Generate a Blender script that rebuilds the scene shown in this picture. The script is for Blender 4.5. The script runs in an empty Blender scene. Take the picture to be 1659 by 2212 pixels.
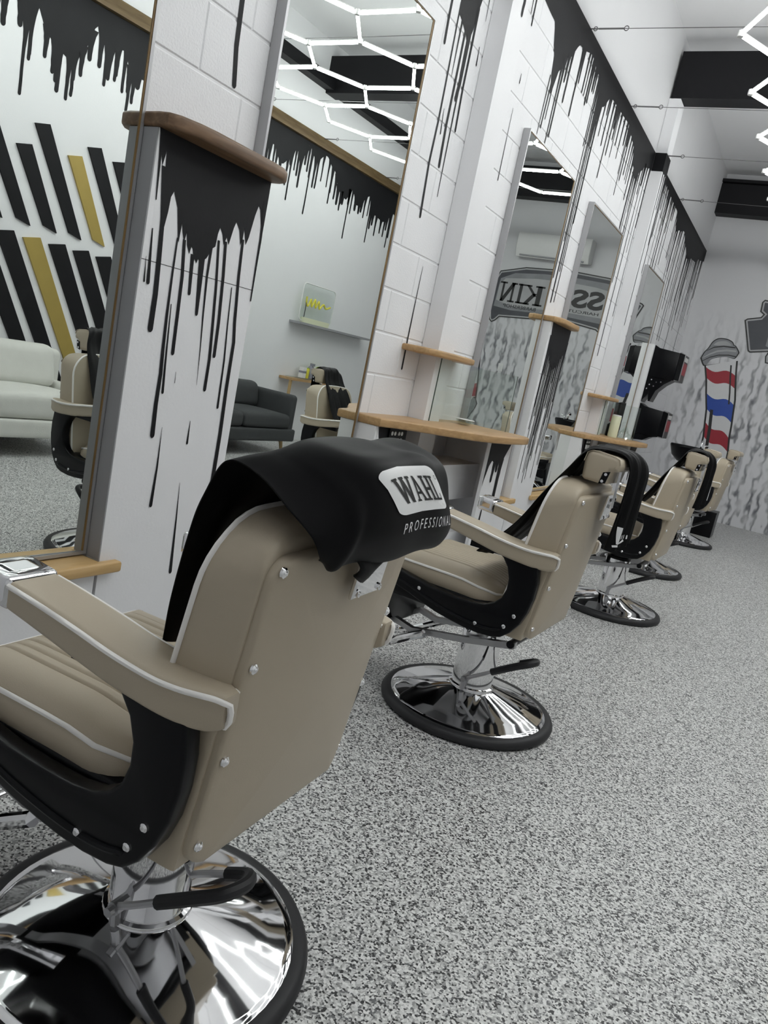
import bpy, bmesh, math, random
from mathutils import Vector, Matrix
C = bpy.context.scene.collection
SC = bpy.context.scene
PI = math.pi
rnd = random.Random(7)

# ------------------------------------------------------------------ camera
cam = bpy.data.cameras.new('camera'); camo = bpy.data.objects.new('camera', cam); C.objects.link(camo)
Rm = ((0.85123061, 0.26554026, -0.45265309), (0.4848177, -0.06772223, 0.87198939), (0.20089361, -0.96171829, -0.18638586))
camo.matrix_world = Matrix(((Rm[0][0], -Rm[0][1], -Rm[0][2], 1.88914), (Rm[1][0], -Rm[1][1], -Rm[1][2], 0.0),
                            (Rm[2][0], -Rm[2][1], -Rm[2][2], 1.16), (0, 0, 0, 1)))
cam.sensor_fit = 'VERTICAL'; cam.sensor_height = 36.0; cam.lens = 1661.0 / 2212.0 * 36.0
cam.clip_start = 0.02
SC.camera = camo
# ------------------------------------------------------------------ light and exposure (the room is lit by its own hexagon lamp, see below)
TUBE = 23.0
W = bpy.data.worlds.new('world'); SC.world = W; W.use_nodes = True
W.node_tree.nodes['Background'].inputs[0].default_value = (0.9, 0.95, 1.0, 1)
W.node_tree.nodes['Background'].inputs[1].default_value = 0.3
SC.view_settings.view_transform = 'Standard'; SC.view_settings.look = 'None'
SC.view_settings.exposure = 0.0; SC.view_settings.gamma = 1.0
SC.view_settings.use_curve_mapping = False
SC.cycles.max_bounces = 10; SC.cycles.diffuse_bounces = 5; SC.cycles.glossy_bounces = 6; SC.cycles.transmission_bounces = 8
SC.cycles.use_denoising = True
SC.cycles.sample_clamp_indirect = 6.0

# ------------------------------------------------------------------ materials
def mat(name, col, rough=0.5, metal=0.0, noise=0.0, nscale=20.0, bump=0.0, bscale=60.0, coat=0.0, spec=0.5, sheen=0.0):
    m = bpy.data.materials.new(name); m.use_nodes = True
    nt = m.node_tree; b = nt.nodes['Principled BSDF']
    b.inputs['Base Color'].default_value = (*col, 1); b.inputs['Roughness'].default_value = rough
    b.inputs['Metallic'].default_value = metal; b.inputs['Specular IOR Level'].default_value = spec
    if coat: b.inputs['Coat Weight'].default_value = coat
    if sheen: b.inputs['Sheen Weight'].default_value = sheen
    tc = nt.nodes.new('ShaderNodeTexCoord')
    if noise:
        n = nt.nodes.new('ShaderNodeTexNoise'); n.inputs['Scale'].default_value = nscale; n.inputs['Detail'].default_value = 4
        mx = nt.nodes.new('ShaderNodeMix'); mx.data_type = 'RGBA'
        mx.inputs[6].default_value = (*[c * (1 - noise) for c in col], 1); mx.inputs[7].default_value = (*[min(1, c * (1 + noise)) for c in col], 1)
        nt.links.new(tc.outputs['Object'], n.inputs['Vector']); nt.links.new(n.outputs['Fac'], mx.inputs[0])
        nt.links.new(mx.outputs[2], b.inputs['Base Color'])
    if bump:
        n2 = nt.nodes.new('ShaderNodeTexNoise'); n2.inputs['Scale'].default_value = bscale; n2.inputs['Detail'].default_value = 3
        bp = nt.nodes.new('ShaderNodeBump'); bp.inputs['Strength'].default_value = bump; bp.inputs['Distance'].default_value = 0.002
        nt.links.new(tc.outputs['Object'], n2.inputs['Vector']); nt.links.new(n2.outputs['Fac'], bp.inputs['Height'])
        nt.links.new(bp.outputs['Normal'], b.inputs['Normal'])
    return m

def wood(name, c1, c2, axis='Y', rough=0.4, sc=9.0):
    m = bpy.data.materials.new(name); m.use_nodes = True
    nt = m.node_tree; b = nt.nodes['Principled BSDF']; b.inputs['Roughness'].default_value = rough
    tc = nt.nodes.new('ShaderNodeTexCoord'); mp = nt.nodes.new('ShaderNodeMapping')
    s = [sc * 3, sc * 3, sc * 3]; s['XYZ'.index(axis)] = sc * 0.25; mp.inputs['Scale'].default_value = s
    n = nt.nodes.new('ShaderNodeTexNoise'); n.inputs['Scale'].default_value = 2.0; n.inputs['Detail'].default_value = 6; n.inputs['Distortion'].default_value = 0.6
    r = nt.nodes.new('ShaderNodeValToRGB'); r.color_ramp.elements[0].position = 0.3; r.color_ramp.elements[1].position = 0.7
    r.color_ramp.elements[0].color = (*c1, 1); r.color_ramp.elements[1].color = (*c2, 1)
    nt.links.new(tc.outputs['Object'], mp.inputs['Vector']); nt.links.new(mp.outputs['Vector'], n.inputs['Vector'])
    nt.links.new(n.outputs['Fac'], r.inputs['Fac']); nt.links.new(r.outputs['Color'], b.inputs['Base Color'])
    return m

M_WALL = mat('white_wall_paint', (0.80, 0.80, 0.815), 0.55, noise=0.02, nscale=3, bump=0.25, bscale=90)
M_BLOCK = mat('white_block_paint', (0.80, 0.80, 0.815), 0.55, noise=0.025, nscale=4, bump=0.8, bscale=130)
M_UPPER = mat('upper_wall_dimmed', (0.66, 0.66, 0.67), 0.65, noise=0.02, nscale=3)  # white wall darkened in its colour to offset overexposure near the lamp tubes
M_CEIL = mat('ceiling_paint', (0.86, 0.86, 0.87), 0.7, noise=0.02, nscale=2)
M_BLACK = mat('black_wall_paint', (0.008, 0.008, 0.0095), 0.55, noise=0.15, nscale=6, bump=0.15, bscale=80, spec=0.22)
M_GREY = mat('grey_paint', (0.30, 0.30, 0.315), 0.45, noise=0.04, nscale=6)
M_FRAME = mat('grey_metal_frame', (0.42, 0.42, 0.43), 0.35, metal=0.6, noise=0.03, nscale=10)
M_EDGE = wood('raw_board_edge', (0.16, 0.09, 0.03), (0.26, 0.16, 0.06), 'Z')
M_CHROME = mat('chrome', (0.83, 0.83, 0.84), 0.05, metal=1.0, noise=0.02, nscale=3)
M_STEEL = mat('brushed_steel', (0.40, 0.40, 0.41), 0.3, metal=0.9, noise=0.05, nscale=30)
M_LEATH = mat('beige_leather', (0.455, 0.39, 0.295), 0.42, noise=0.03, nscale=8, bump=0.10, bscale=500)
M_PIPE = mat('cream_piping', (0.90, 0.88, 0.85), 0.4, noise=0.02)
M_PLAST = mat('black_plastic', (0.0025, 0.0027, 0.004), 0.30, noise=0.1, nscale=10, spec=0.2)
M_RUB = mat('dark_rubber', (0.02, 0.02, 0.022), 0.5, noise=0.12, nscale=12, spec=0.3)
M_CLOTH = mat('black_cape_cloth', (0.0022, 0.0022, 0.0028), 0.55, noise=0.15, nscale=14, bump=0.12, bscale=30, spec=0.18)
M_PRINT = mat('white_print', (0.90, 0.90, 0.90), 0.5, noise=0.02, nscale=9)
M_INK = mat('black_ink', (0.02, 0.02, 0.02), 0.5, noise=0.05)
M_OAK = wood('oak_top', (0.38, 0.23, 0.10), (0.52, 0.33, 0.16), 'Y')
M_OAKL = wood('light_oak_ledge', (0.50, 0.32, 0.13), (0.62, 0.42, 0.20), 'Y')
M_PINE = wood('brown_pine', (0.10, 0.055, 0.027), (0.21, 0.125, 0.068), 'Y')
M_OLDW = wood('dark_timber', (0.13, 0.08, 0.03), (0.22, 0.15, 0.07), 'Y')
M_SOFW = mat('white_linen', (0.66, 0.66, 0.62), 0.85, noise=0.06, nscale=12, bump=0.4, bscale=250)
M_SOFD = mat('charcoal_fabric', (0.045, 0.048, 0.05), 0.8, noise=0.15, nscale=14, bump=0.4, bscale=250)
M_GOLD = mat('gold_paint', (0.42, 0.31, 0.085), 0.35, metal=0.35, noise=0.1, nscale=8)
M_BRASS = wood('pale_wood_leg', (0.42, 0.28, 0.12), (0.5, 0.35, 0.16), 'Z')
M_RED = mat('red_paint', (0.33, 0.02, 0.035), 0.4, noise=0.1, nscale=8)
M_BLUE = mat('blue_paint', (0.02, 0.07, 0.36), 0.4, noise=0.15, nscale=8)
M_MWHITE = mat('mural_white', (0.68, 0.68, 0.69), 0.5, noise=0.03)
M_MGREY = mat('mural_mid_grey', (0.24, 0.245, 0.26), 0.5, noise=0.25, nscale=6)
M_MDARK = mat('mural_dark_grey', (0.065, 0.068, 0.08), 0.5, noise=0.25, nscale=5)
M_MLITE = mat('mural_light_grey', (0.42, 0.42, 0.43), 0.5, noise=0.25, nscale=4)
M_PLASTW = mat('white_plastic', (0.74, 0.74, 0.73), 0.4, noise=0.02)
M_GREEN = mat('lime_green', (0.35, 0.50, 0.03), 0.5, noise=0.15, nscale=20)
M_YELLOW = mat('yellow_print', (0.68, 0.62, 0.06), 0.4, noise=0.05)
M_LAV = mat('grey_lavender', (0.25, 0.25, 0.30), 0.4, noise=0.05)
M_CREAM = mat('cream_plastic', (0.68, 0.70, 0.50), 0.45, noise=0.03)
M_WIRE = mat('galvanised_wire', (0.18, 0.18, 0.18), 0.35, metal=0.8, noise=0.05)

def mirror_mat():
    m = bpy.data.materials.new('mirror_glass'); m.use_nodes = True; nt = m.node_tree
    b = nt.nodes['Principled BSDF']; b.inputs['Metallic'].default_value = 1; b.inputs['Roughness'].default_value = 0.0
    n = nt.nodes.new('ShaderNodeTexNoise'); n.inputs['Scale'].default_value = 0.7
    mx = nt.nodes.new('ShaderNodeMix'); mx.data_type = 'RGBA'
    mx.inputs[6].default_value = (0.835, 0.875, 0.85, 1); mx.inputs[7].default_value = (0.85, 0.885, 0.86, 1)
    nt.links.new(n.outputs['Fac'], mx.inputs[0]); nt.links.new(mx.outputs[2], b.inputs['Base Color'])
    return m
M_MIRROR = mirror_mat()

def glass_mat():
    m = bpy.data.materials.new('clear_glass'); m.use_nodes = True; nt = m.node_tree
    for n in list(nt.nodes): nt.nodes.remove(n)
    o = nt.nodes.new('ShaderNodeOutputMaterial'); t = nt.nodes.new('ShaderNodeBsdfTransparent'); g = nt.nodes.new('ShaderNodeBsdfGlossy')
    t.inputs[0].default_value = (0.945, 0.97, 0.957, 1); g.inputs['Roughness'].default_value = 0.02
    mx = nt.nodes.new('ShaderNodeMixShader'); mx.inputs[0].default_value = 0.07; tc = nt.nodes.new('ShaderNodeTexCoord')
    nt.links.new(t.outputs[0], mx.inputs[1]); nt.links.new(g.outputs[0], mx.inputs[2]); nt.links.new(mx.outputs[0], o.inputs[0])
    return m
M_GLASS = glass_mat()
M_GEDGE = mat('green_glass_edge', (0.05, 0.08, 0.065), 0.2, noise=0.05)

def floor_mat():
    m = bpy.data.materials.new('flake_epoxy'); m.use_nodes = True; nt = m.node_tree
    b = nt.nodes['Principled BSDF']; b.inputs['Roughness'].default_value = 0.42
    tc = nt.nodes.new('ShaderNodeTexCoord')
    v = nt.nodes.new('ShaderNodeTexVoronoi'); v.inputs['Scale'].default_value = 215.0; v.inputs['Randomness'].default_value = 1.0
    wn = nt.nodes.new('ShaderNodeSeparateColor'); r = nt.nodes.new('ShaderNodeValToRGB')
    r.color_ramp.interpolation = 'CONSTANT'
    e = r.color_ramp.elements; e[0].position = 0.0; e[0].color = (0.014, 0.014, 0.015, 1); e[1].position = 0.15; e[1].color = (0.12, 0.12, 0.125, 1)
    for p, c in ((0.25, 0.28), (0.38, 0.46), (0.58, 0.64), (0.82, 0.78)):
        k = e.new(p); k.color = (c, c, c * 0.985, 1)
    nt.links.new(tc.outputs['Object'], v.inputs['Vector']); nt.links.new(v.outputs['Color'], wn.inputs[0])
    nt.links.new(wn.outputs[0], r.inputs['Fac'])
    bp = nt.nodes.new('ShaderNodeBump'); bp.inputs['Strength'].default_value = 0.25; bp.inputs['Distance'].default_value = 0.001
    nt.links.new(wn.outputs[1], bp.inputs['Height']); nt.links.new(bp.outputs['Normal'], b.inputs['Normal'])
    nt.links.new(r.outputs['Color'], b.inputs['Base Color'])
    return m
M_FLOOR = floor_mat()

def mural_mat():
    # grey airbrushed smoke: wavy upright strokes that fade out towards the top and the left corner
    m = bpy.data.materials.new('smoke_mural'); m.use_nodes = True; nt = m.node_tree; L = nt.links.new
    b = nt.nodes['Principled BSDF']; b.inputs['Roughness'].default_value = 0.55
    tc = nt.nodes.new('ShaderNodeTexCoord'); sep = nt.nodes.new('ShaderNodeSeparateXYZ'); L(tc.outputs['Object'], sep.inputs[0])
    mp = nt.nodes.new('ShaderNodeMapping'); mp.inputs['Scale'].default_value = (1.0, 1.0, 0.5); L(tc.outputs['Object'], mp.inputs['Vector'])
    n0 = nt.nodes.new('ShaderNodeTexNoise'); n0.inputs['Scale'].default_value = 4.2; n0.inputs['Detail'].default_value = 2.0; L(mp.outputs[0], n0.inputs['Vector'])
    wv = nt.nodes.new('ShaderNodeTexWave'); wv.bands_direction = 'X'; wv.inputs['Scale'].default_value = 2.3; wv.inputs['Distortion'].default_value = 8.0
    wv.inputs['Detail'].default_value = 2.0; wv.inputs['Detail Scale'].default_value = 3.0; wv.inputs['Detail Roughness'].default_value = 0.6
    L(mp.outputs[0], wv.inputs['Vector'])
    n1 = nt.nodes.new('ShaderNodeTexNoise'); n1.inputs['Scale'].default_value = 7.0; n1.inputs['Detail'].default_value = 3; L(mp.outputs[0], n1.inputs['Vector'])
    rp = nt.nodes.new('ShaderNodeValToRGB'); rp.color_ramp.elements[0].position = 0.0; rp.color_ramp.elements[0].color = (1, 1, 1, 1)
    rp.color_ramp.elements[1].position = 0.55; rp.color_ramp.elements[1].color = (0, 0, 0, 1); L(wv.outputs['Fac'], rp.inputs['Fac'])
    mu = nt.nodes.new('ShaderNodeMath'); mu.operation = 'MULTIPLY'; L(rp.outputs['Color'], mu.inputs[0])
    r2 = nt.nodes.new('ShaderNodeMapRange'); r2.inputs[1].default_value = 0.30; r2.inputs[2].default_value = 0.62; L(n1.outputs['Fac'], r2.inputs[0]); L(r2.outputs[0], mu.inputs[1])
    zf = nt.nodes.new('ShaderNodeMapRange'); zf.inputs[1].default_value = 2.75; zf.inputs[2].default_value = 1.7; L(sep.outputs[2], zf.inputs[0])
    xf = nt.nodes.new('ShaderNodeMapRange'); xf.inputs[1].default_value = 0.02; xf.inputs[2].default_value = 0.4; L(sep.outputs[0], xf.inputs[0])
    m2 = nt.nodes.new('ShaderNodeMath'); m2.operation = 'MULTIPLY'; L(zf.outputs[0], m2.inputs[0]); L(xf.outputs[0], m2.inputs[1])
    m3 = nt.nodes.new('ShaderNodeMath'); m3.operation = 'MULTIPLY'; L(mu.outputs[0], m3.inputs[0]); L(m2.outputs[0], m3.inputs[1])
    mx = nt.nodes.new('ShaderNodeMix'); mx.data_type = 'RGBA'; mx.inputs[6].default_value = (0.66, 0.66, 0.675, 1); mx.inputs[7].default_value = (0.15, 0.153, 0.17, 1)
    L(m3.outputs[0], mx.inputs[0])
    # lighter puffs between the strokes
    mx2 = nt.nodes.new('ShaderNodeMix'); mx2.data_type = 'RGBA'; mx2.inputs[7].default_value = (0.74, 0.74, 0.76, 1)
    r4 = nt.nodes.new('ShaderNodeMapRange'); r4.inputs[1].default_value = 0.5; r4.inputs[2].default_value = 0.9; r4.inputs[4].default_value = 0.6
    L(wv.outputs['Fac'], r4.inputs[0]); m4 = nt.nodes.new('ShaderNodeMath'); m4.operation = 'MULTIPLY'; L(r4.outputs[0], m4.inputs[0]); L(m2.outputs[0], m4.inputs[1])
    L(mx.outputs[2], mx2.inputs[6]); L(m4.outputs[0], mx2.inputs[0]); L(mx2.outputs[2], b.inputs['Base Color'])
    return m
M_MURAL = mural_mat()

def tube_mat():
    m = bpy.data.materials.new('lit_tube'); m.use_nodes = True; nt = m.node_tree
    b = nt.nodes['Principled BSDF']; b.inputs['Base Color'].default_value = (0.9, 0.9, 0.9, 1)
    b.inputs['Emission Color'].default_value = (0.97, 1.0, 0.985, 1); b.inputs['Emission Strength'].default_value = TUBE
    return m
M_TUBE = tube_mat()

# ------------------------------------------------------------------ mesh helpers
class MB:
    def __init__(s): s.v = []; s.f = []; s.mi = []; s.cur = 0
    def add(s, vs, fs):
        o = len(s.v); s.v += [tuple(p) for p in vs]; s.f += [tuple(i + o for i in f) for f in fs]; s.mi += [s.cur] * len(fs); return s
    def box(s, x0, x1, y0, y1, z0, z1):
        v = [(x, y, z) for x in (x0, x1) for y in (y0, y1) for z in (z0, z1)]
        return s.add(v, [(0, 1, 3, 2), (4, 6, 7, 5), (0, 4, 5, 1), (2, 3, 7, 6), (0, 2, 6, 4), (1, 5, 7, 3)])
    def prism(s, pts, fn, a, b):
        # 2-D outline pts extruded between levels a and b; fn(u, v, level) -> point
        n = len(pts); v = [fn(u, w, a) for u, w in pts] + [fn(u, w, b) for u, w in pts]
        f = [tuple(range(n - 1, -1, -1)), tuple(range(n, 2 * n))] + [(i, (i + 1) % n, n + (i + 1) % n, n + i) for i in range(n)]
        return s.add(v, f)
    def bprism(s, pts, fn, a, b, r=0.004, k=2):
        # the same with rounded edges
        levels = []
        d = 1 if b > a else -1
        for i in range(k + 1):
            t = i / k * PI / 2; levels.append((a + d * r * (1 - math.sin(t)), r * (1 - math.cos(t)) if False else r * (1 - math.sin(t)) * 0 + r * (1 - math.sin(t))))
        prof = [(a + d * r * (1 - math.cos(i / k * PI / 2)), r * (1 - math.sin(i / k * PI / 2))) for i in range(k + 1)]
        prof += [(b - d * r * (1 - math.cos(i / k * PI / 2)), r * (1 - math.sin(i / k * PI / 2))) for i in range(k, -1, -1)]
        n = len(pts); rows = []
        for lv, ins in prof: rows.append([fn(u, w, lv) for u, w in inset(pts, ins)])
        v = [p for r_ in rows for p in r_]; f = []
        for j in range(len(rows) - 1):
            for i in range(n): f.append((j * n + i, j * n + (i + 1) % n, (j + 1) * n + (i + 1) % n, (j + 1) * n + i))
        f.append(tuple(range(n - 1, -1, -1))); f.append(tuple(range((len(rows) - 1) * n, len(rows) * n)))
        return s.add(v, f)
    def tube(s, path, r, n=8, closed=False, cap=True):
        P = [Vector(p) for p in path]; m = len(P); rs = r if isinstance(r, (list, tuple)) else [r] * m
        T = []
        for i in range(m):
            a = P[i - 1] if (i > 0 or closed) else P[i]; b = P[(i + 1) % m] if (i < m - 1 or closed) else P[i]
            T.append((b - a).normalized())
        up = Vector((0, 0, 1)) if abs(T[0].z) < 0.9 else Vector((1, 0, 0))
        N = (up - T[0] * up.dot(T[0])).normalized(); v = []
        for i in range(m):
            N = (N - T[i] * N.dot(T[i])).normalized(); B = T[i].cross(N)
            for k in range(n):
                a = 2 * PI * k / n; v.append(P[i] + (N * math.cos(a) + B * math.sin(a)) * rs[i])
        f = []
        for i in range(m if closed else m - 1):
            j = (i + 1) % m
            for k in range(n): f.append((i * n + k, i * n + (k + 1) % n, j * n + (k + 1) % n, j * n + k))
        if cap and not closed: f.append(tuple(range(n - 1, -1, -1))); f.append(tuple(range((m - 1) * n, m * n)))
        return s.add(v, f)
    def lathe(s, prof, n=32, c=(0, 0, 0)):
        v = []; f = []; m = len(prof)
        for r, z in prof:
            for k in range(n): a = 2 * PI * k / n; v.append((c[0] + r * math.cos(a), c[1] + r * math.sin(a), c[2] + z))
        for j in range(m - 1):
            for k in range(n): f.append((j * n + k, j * n + (k + 1) % n, (j + 1) * n + (k + 1) % n, (j + 1) * n + k))
        f.append(tuple(range(n - 1, -1, -1))); f.append(tuple(range((m - 1) * n, m * n)))
        return s.add(v, f)
    def rbox(s, c, d, r, n=3, fn=None):
        # rounded box, half sizes d, corner radius r; fn deforms each point
        def coords(h):
            k = [-h + r * (1 - math.cos(i / n * PI / 2)) for i in range(n + 1)]
            mid = [(-h + r) + (2 * h - 2 * r) * i / 4 for i in range(1, 4)]
            return k + mid + [-q for q in reversed(k)]
        xs = [coords(h) for h in d]; N = len(xs[0]); idx = {}; v = []; f = []
        def vid(i, j, k):
            q = (i, j, k)
            if q in idx: return idx[q]
            p = [xs[0][i], xs[1][j], xs[2][k]]; inn = [max(-d[a] + r, min(d[a] - r, p[a])) for a in range(3)]
            o = Vector(p) - Vector(inn)
            if o.length > 1e-9: o = o.normalized() * r
            w = [inn[a] + o[a] + c[a] for a in range(3)]
            if fn: w = fn(*w)
            idx[q] = len(v); v.append(tuple(w)); return idx[q]
        R = range(N - 1)
        for a in R:
            for b in R:
                f.append((vid(a, b, 0), vid(a, b + 1, 0), vid(a + 1, b + 1, 0), vid(a + 1, b, 0)))
                f.append((vid(a, b, N - 1), vid(a + 1, b, N - 1), vid(a + 1, b + 1, N - 1), vid(a, b + 1, N - 1)))
                f.append((vid(a, 0, b), vid(a + 1, 0, b), vid(a + 1, 0, b + 1), vid(a, 0, b + 1)))
                f.append((vid(a, N - 1, b), vid(a, N - 1, b + 1), vid(a + 1, N - 1, b + 1), vid(a + 1, N - 1, b)))
                f.append((vid(0, a, b), vid(0, a, b + 1), vid(0, a + 1, b + 1), vid(0, a + 1, b)))
                f.append((vid(N - 1, a, b), vid(N - 1, a + 1, b), vid(N - 1, a + 1, b + 1), vid(N - 1, a, b + 1)))
        return s.add(v, f)
    def grid(s, fn, nu, nv, th=0.0):
        # surface fn(i/nu, j/nv)
        v = [fn(i / nu, j / nv) for i in range(nu + 1) for j in range(nv + 1)]
        f = [(i * (nv + 1) + j, (i + 1) * (nv + 1) + j, (i + 1) * (nv + 1) + j + 1, i * (nv + 1) + j + 1) for i in range(nu) for j in range(nv)]
        return s.add(v, f)

def inset(pts, d):
    if d == 0: return list(pts)
    n = len(pts); A = sum(pts[i][0] * pts[(i + 1) % n][1] - pts[(i + 1) % n][0] * pts[i][1] for i in range(n)); sg = 1 if A > 0 else -1
    out = []
    for i in range(n):
        p0, p1, p2 = pts[i - 1], pts[i], pts[(i + 1) % n]
        e1 = Vector((p1[0] - p0[0], p1[1] - p0[1])); e2 = Vector((p2[0] - p1[0], p2[1] - p1[1]))
        if e1.length < 1e-9 or e2.length < 1e-9: out.append(p1); continue
        e1.normalize(); e2.normalize()
        n1 = Vector((-e1.y, e1.x)) * sg; n2 = Vector((-e2.y, e2.x)) * sg; b = n1 + n2
        if b.length < 1e-6: out.append(p1); continue
        b.normalize(); k = d / max(0.35, b.dot(n1)); out.append((p1[0] + b.x * k, p1[1] + b.y * k))
    return out

def rrect(u0, u1, v0, v1, r, n=5):
    o = []
    for cx, cy, a0 in ((u1 - r, v1 - r, 0), (u0 + r, v1 - r, 90), (u0 + r, v0 + r, 180), (u1 - r, v0 + r, 270)):
        for i in range(n + 1):
            a = math.radians(a0 + 90 * i / n); o.append((cx + r * math.cos(a), cy + r * math.sin(a)))
    return o

def obj(name, mb, m, parent=None, smooth=35, loc=None):
    me = bpy.data.meshes.new(name); me.from_pydata(mb.v, [], mb.f)
    ms = m if isinstance(m, (list, tuple)) else [m]
    for q in ms: me.materials.append(q)
    if len(ms) > 1: me.polygons.foreach_set('material_index', mb.mi)
    if smooth:
        me.polygons.foreach_set('use_smooth', [True] * len(me.polygons)); me.set_sharp_from_angle(angle=math.radians(smooth))
    if smooth:
        bb = bmesh.new(); bb.from_mesh(me); bmesh.ops.recalc_face_normals(bb, faces=bb.faces); bb.to_mesh(me); bb.free()
    me.update()
    o = bpy.data.objects.new(name, me); C.objects.link(o)
    if parent: o.parent = parent
    if loc: o.location = loc
    return o

def inst(name, me, parent, loc=(0, 0, 0), rot=(0, 0, 0), scale=(1, 1, 1)):
    o = bpy.data.objects.new(name, me); C.objects.link(o); o.parent = parent; o.location = loc; o.rotation_euler = rot; o.scale = scale
    return o

def tag(o, label, cat, group=None):
    o['label'] = label; o['category'] = cat
    if group: o['group'] = group
    return o
def thing(name, label, cat, loc=(0, 0, 0), rz=0.0, group=None):
    o = bpy.data.objects.new(name, None); C.objects.link(o); o.empty_display_size = 0.1; o.location = loc; o.rotation_euler = (0, 0, rz)
    return tag(o, label, cat, group)
def struct(name, mb, m, smooth=35):
    o = obj(name, mb, m, None, smooth); o['kind'] = 'structure'; return o
def copy_tree(o, parent=None):
    c = o.copy(); C.objects.link(c)
    if parent: c.parent = parent
    for ch in list(o.children): copy_tree(ch, c)
    return c

def text_polys(s, size, offset=0.0, spacing=1.0):
    cu = bpy.data.curves.new('t', 'FONT'); cu.body = s; cu.size = size; cu.offset = offset; cu.space_character = spacing; cu.resolution_u = 3
    to = bpy.data.objects.new('t', cu); C.objects.link(to)
    dg = bpy.context.evaluated_depsgraph_get(); me = bpy.data.meshes.new_from_object(to.evaluated_get(dg))
    v = [(p.co.x, p.co.y) for p in me.vertices]; f = [tuple(p.vertices) for p in me.polygons]
    bpy.data.objects.remove(to); bpy.data.curves.remove(cu); bpy.data.meshes.remove(me)
    return v, f

# ------------------------------------------------------------------ dimensions of the room
RW, RL, RF, RH = 3.90, 11.18, -2.6, 4.42       # width, back wall, wall behind the camera, ceiling
ZB = 3.445                                     # top of the block wall

# floor, ceiling
struct('floor', MB().box(-0.3, RW + 0.3, RF - 0.2, RL + 0.3, -0.1, 0.0), M_FLOOR)
ceil = struct('ceiling', MB().box(-0.3, RW + 0.3, RF - 0.2, RL + 0.3, RH, RH + 0.1), M_CEIL)
struct('wall_right', MB().box(RW, RW + 0.15, RF - 0.2, RL + 0.2, 0, RH), M_WALL)
struct('wall_front', MB().box(-0.2, RW, RF - 0.15, RF, 0, RH), M_WALL)
wback = struct('wall_back', MB().box(-0.2, RW, RL, RL + 0.15, 0, RH), M_MURAL)

# left wall: backing, blocks laid in stretcher bond, smooth upper wall
wl = struct('wall_left', MB().box(-0.20, -0.004, RF, RL, 0, RH).box(-0.004, 0.0, RF, 1.0, 0, ZB), M_WALL)
obj('upper_wall', MB().box(-0.004, 0.0, RF, RL, ZB, RH), M_UPPER, wl)
MIR = [(0.67, 1.6345), (2.148, 3.103), (4.363, 5.318), (5.84, 6.822), (8.02, 8.93)]
MZ0, MZ1 = 0.40, 2.612
def block_mesh(w, h):
    m = MB(); a, b = w / 2 - 0.0012, h / 2 - 0.0035; r = 0.004
    m.add([(-0.06, -a, -b), (-0.06, a, -b), (-0.06, a, b), (-0.06, -a, b), (-0.004, -a, -b), (-0.004, a, -b), (-0.004, a, b), (-0.004, -a, b),
           (0, -a + r, -b + r), (0, a - r, -b + r), (0, a - r, b - r), (0, -a + r, b - r)],
          [(3, 2, 1, 0), (0, 1, 5, 4), (1, 2, 6, 5), (2, 3, 7, 6), (3, 0, 4, 7), (4, 5, 9, 8), (5, 6, 10, 9), (6, 7, 11, 10), (7, 4, 8, 11), (8, 9, 10, 11)])
    me = bpy.data.meshes.new('block'); me.from_pydata(m.v, [], m.f); me.materials.append(M_BLOCK); return me
BM = {}
nb = 0
for k in range(-1, 17):
    z0 = max(0.0, 0.1 + 0.2 * k); z1 = min(ZB, 0.3 + 0.2 * k)
    y = 1.053 if k % 2 else 0.853
    while y < RL:
        y0, y1 = max(y, 1.0), min(y + 0.4, RL)
        if y1 - y0 > 0.05:
            hid = any(a < y0 and y1 < b for a, b in MIR) and z0 > MZ0 and z1 < MZ1
            low = z1 < 0.35
            if not hid:
                key = (round(y1 - y0, 3), round(z1 - z0, 3))
                if key not in BM: BM[key] = block_mesh(*key)
                inst('block', BM[key], wl, (0, (y0 + y1) / 2, (z0 + z1) / 2)); nb += 1
        y += 0.4
print('blocks', nb)

# pilasters of the steel frame boxed in against the left wall
pil = [struct('trim_%d' % k, MB().box(0.002, 0.10, y0, y1, 0, 3.90), M_WALL) for k, y0, y1 in ((6, 3.672, 3.865), (7, 7.353, 7.55))]

# black paint: the band under the wall head and everything that runs down from it
DL = [0, 1.0]      # each run of paint lies a hair above the one before it
def drip(mb, P, w0, w1, tip=1.0, flare=0.0, fl=0.12, fn=None):
    DL[0] += 1; fn0 = fn; lv = DL[1] * (1 + DL[0] % 9) * 0.00009
    fn = lambda a, b: (lambda q: (q[0] + lv, q[1], q[2]))(fn0(a, b))
    # P: list of (y, z) going down; half width goes from w0 to w1, round end
    n = len(P); L = []; R = []
    tot = P[0][1] - P[-1][1]
    for i, (y, z) in enumerate(P):
        t = (P[0][1] - z) / tot if tot else 0; h = (w0 + (w1 - w0) * t) / 2 + flare * math.exp(-(P[0][1] - z) / fl)
        L.append((y - h, z)); R.append((y + h, z))
    y, z = P[-1]; h = (R[-1][0] - L[-1][0]) / 2
    arc = [(y + h * math.cos(a), z - h * tip * 1.2 * math.sin(a)) for a in (math.radians(q) for q in (25, 60, 90, 120, 155))]
    pts = R + arc + list(reversed(L))
    m = len(R); vs = [fn(*p) for p in R + L] ; f = [(i, i + 1, m + i + 1, m + i) for i in range(m - 1)]
    o = len(vs); vs += [fn(*p) for p in arc]; f.append((m - 1,) + tuple(range(o, o + 5)) + (2 * m - 1,))
    mb.add(vs, f)
def line(y, za, zb, n=6, wob=0.0):
    return [(y + (rnd.uniform(-wob, wob) if 0 < i < n else 0), za + (zb - za) * i / n) for i in range(n + 1)]
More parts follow.
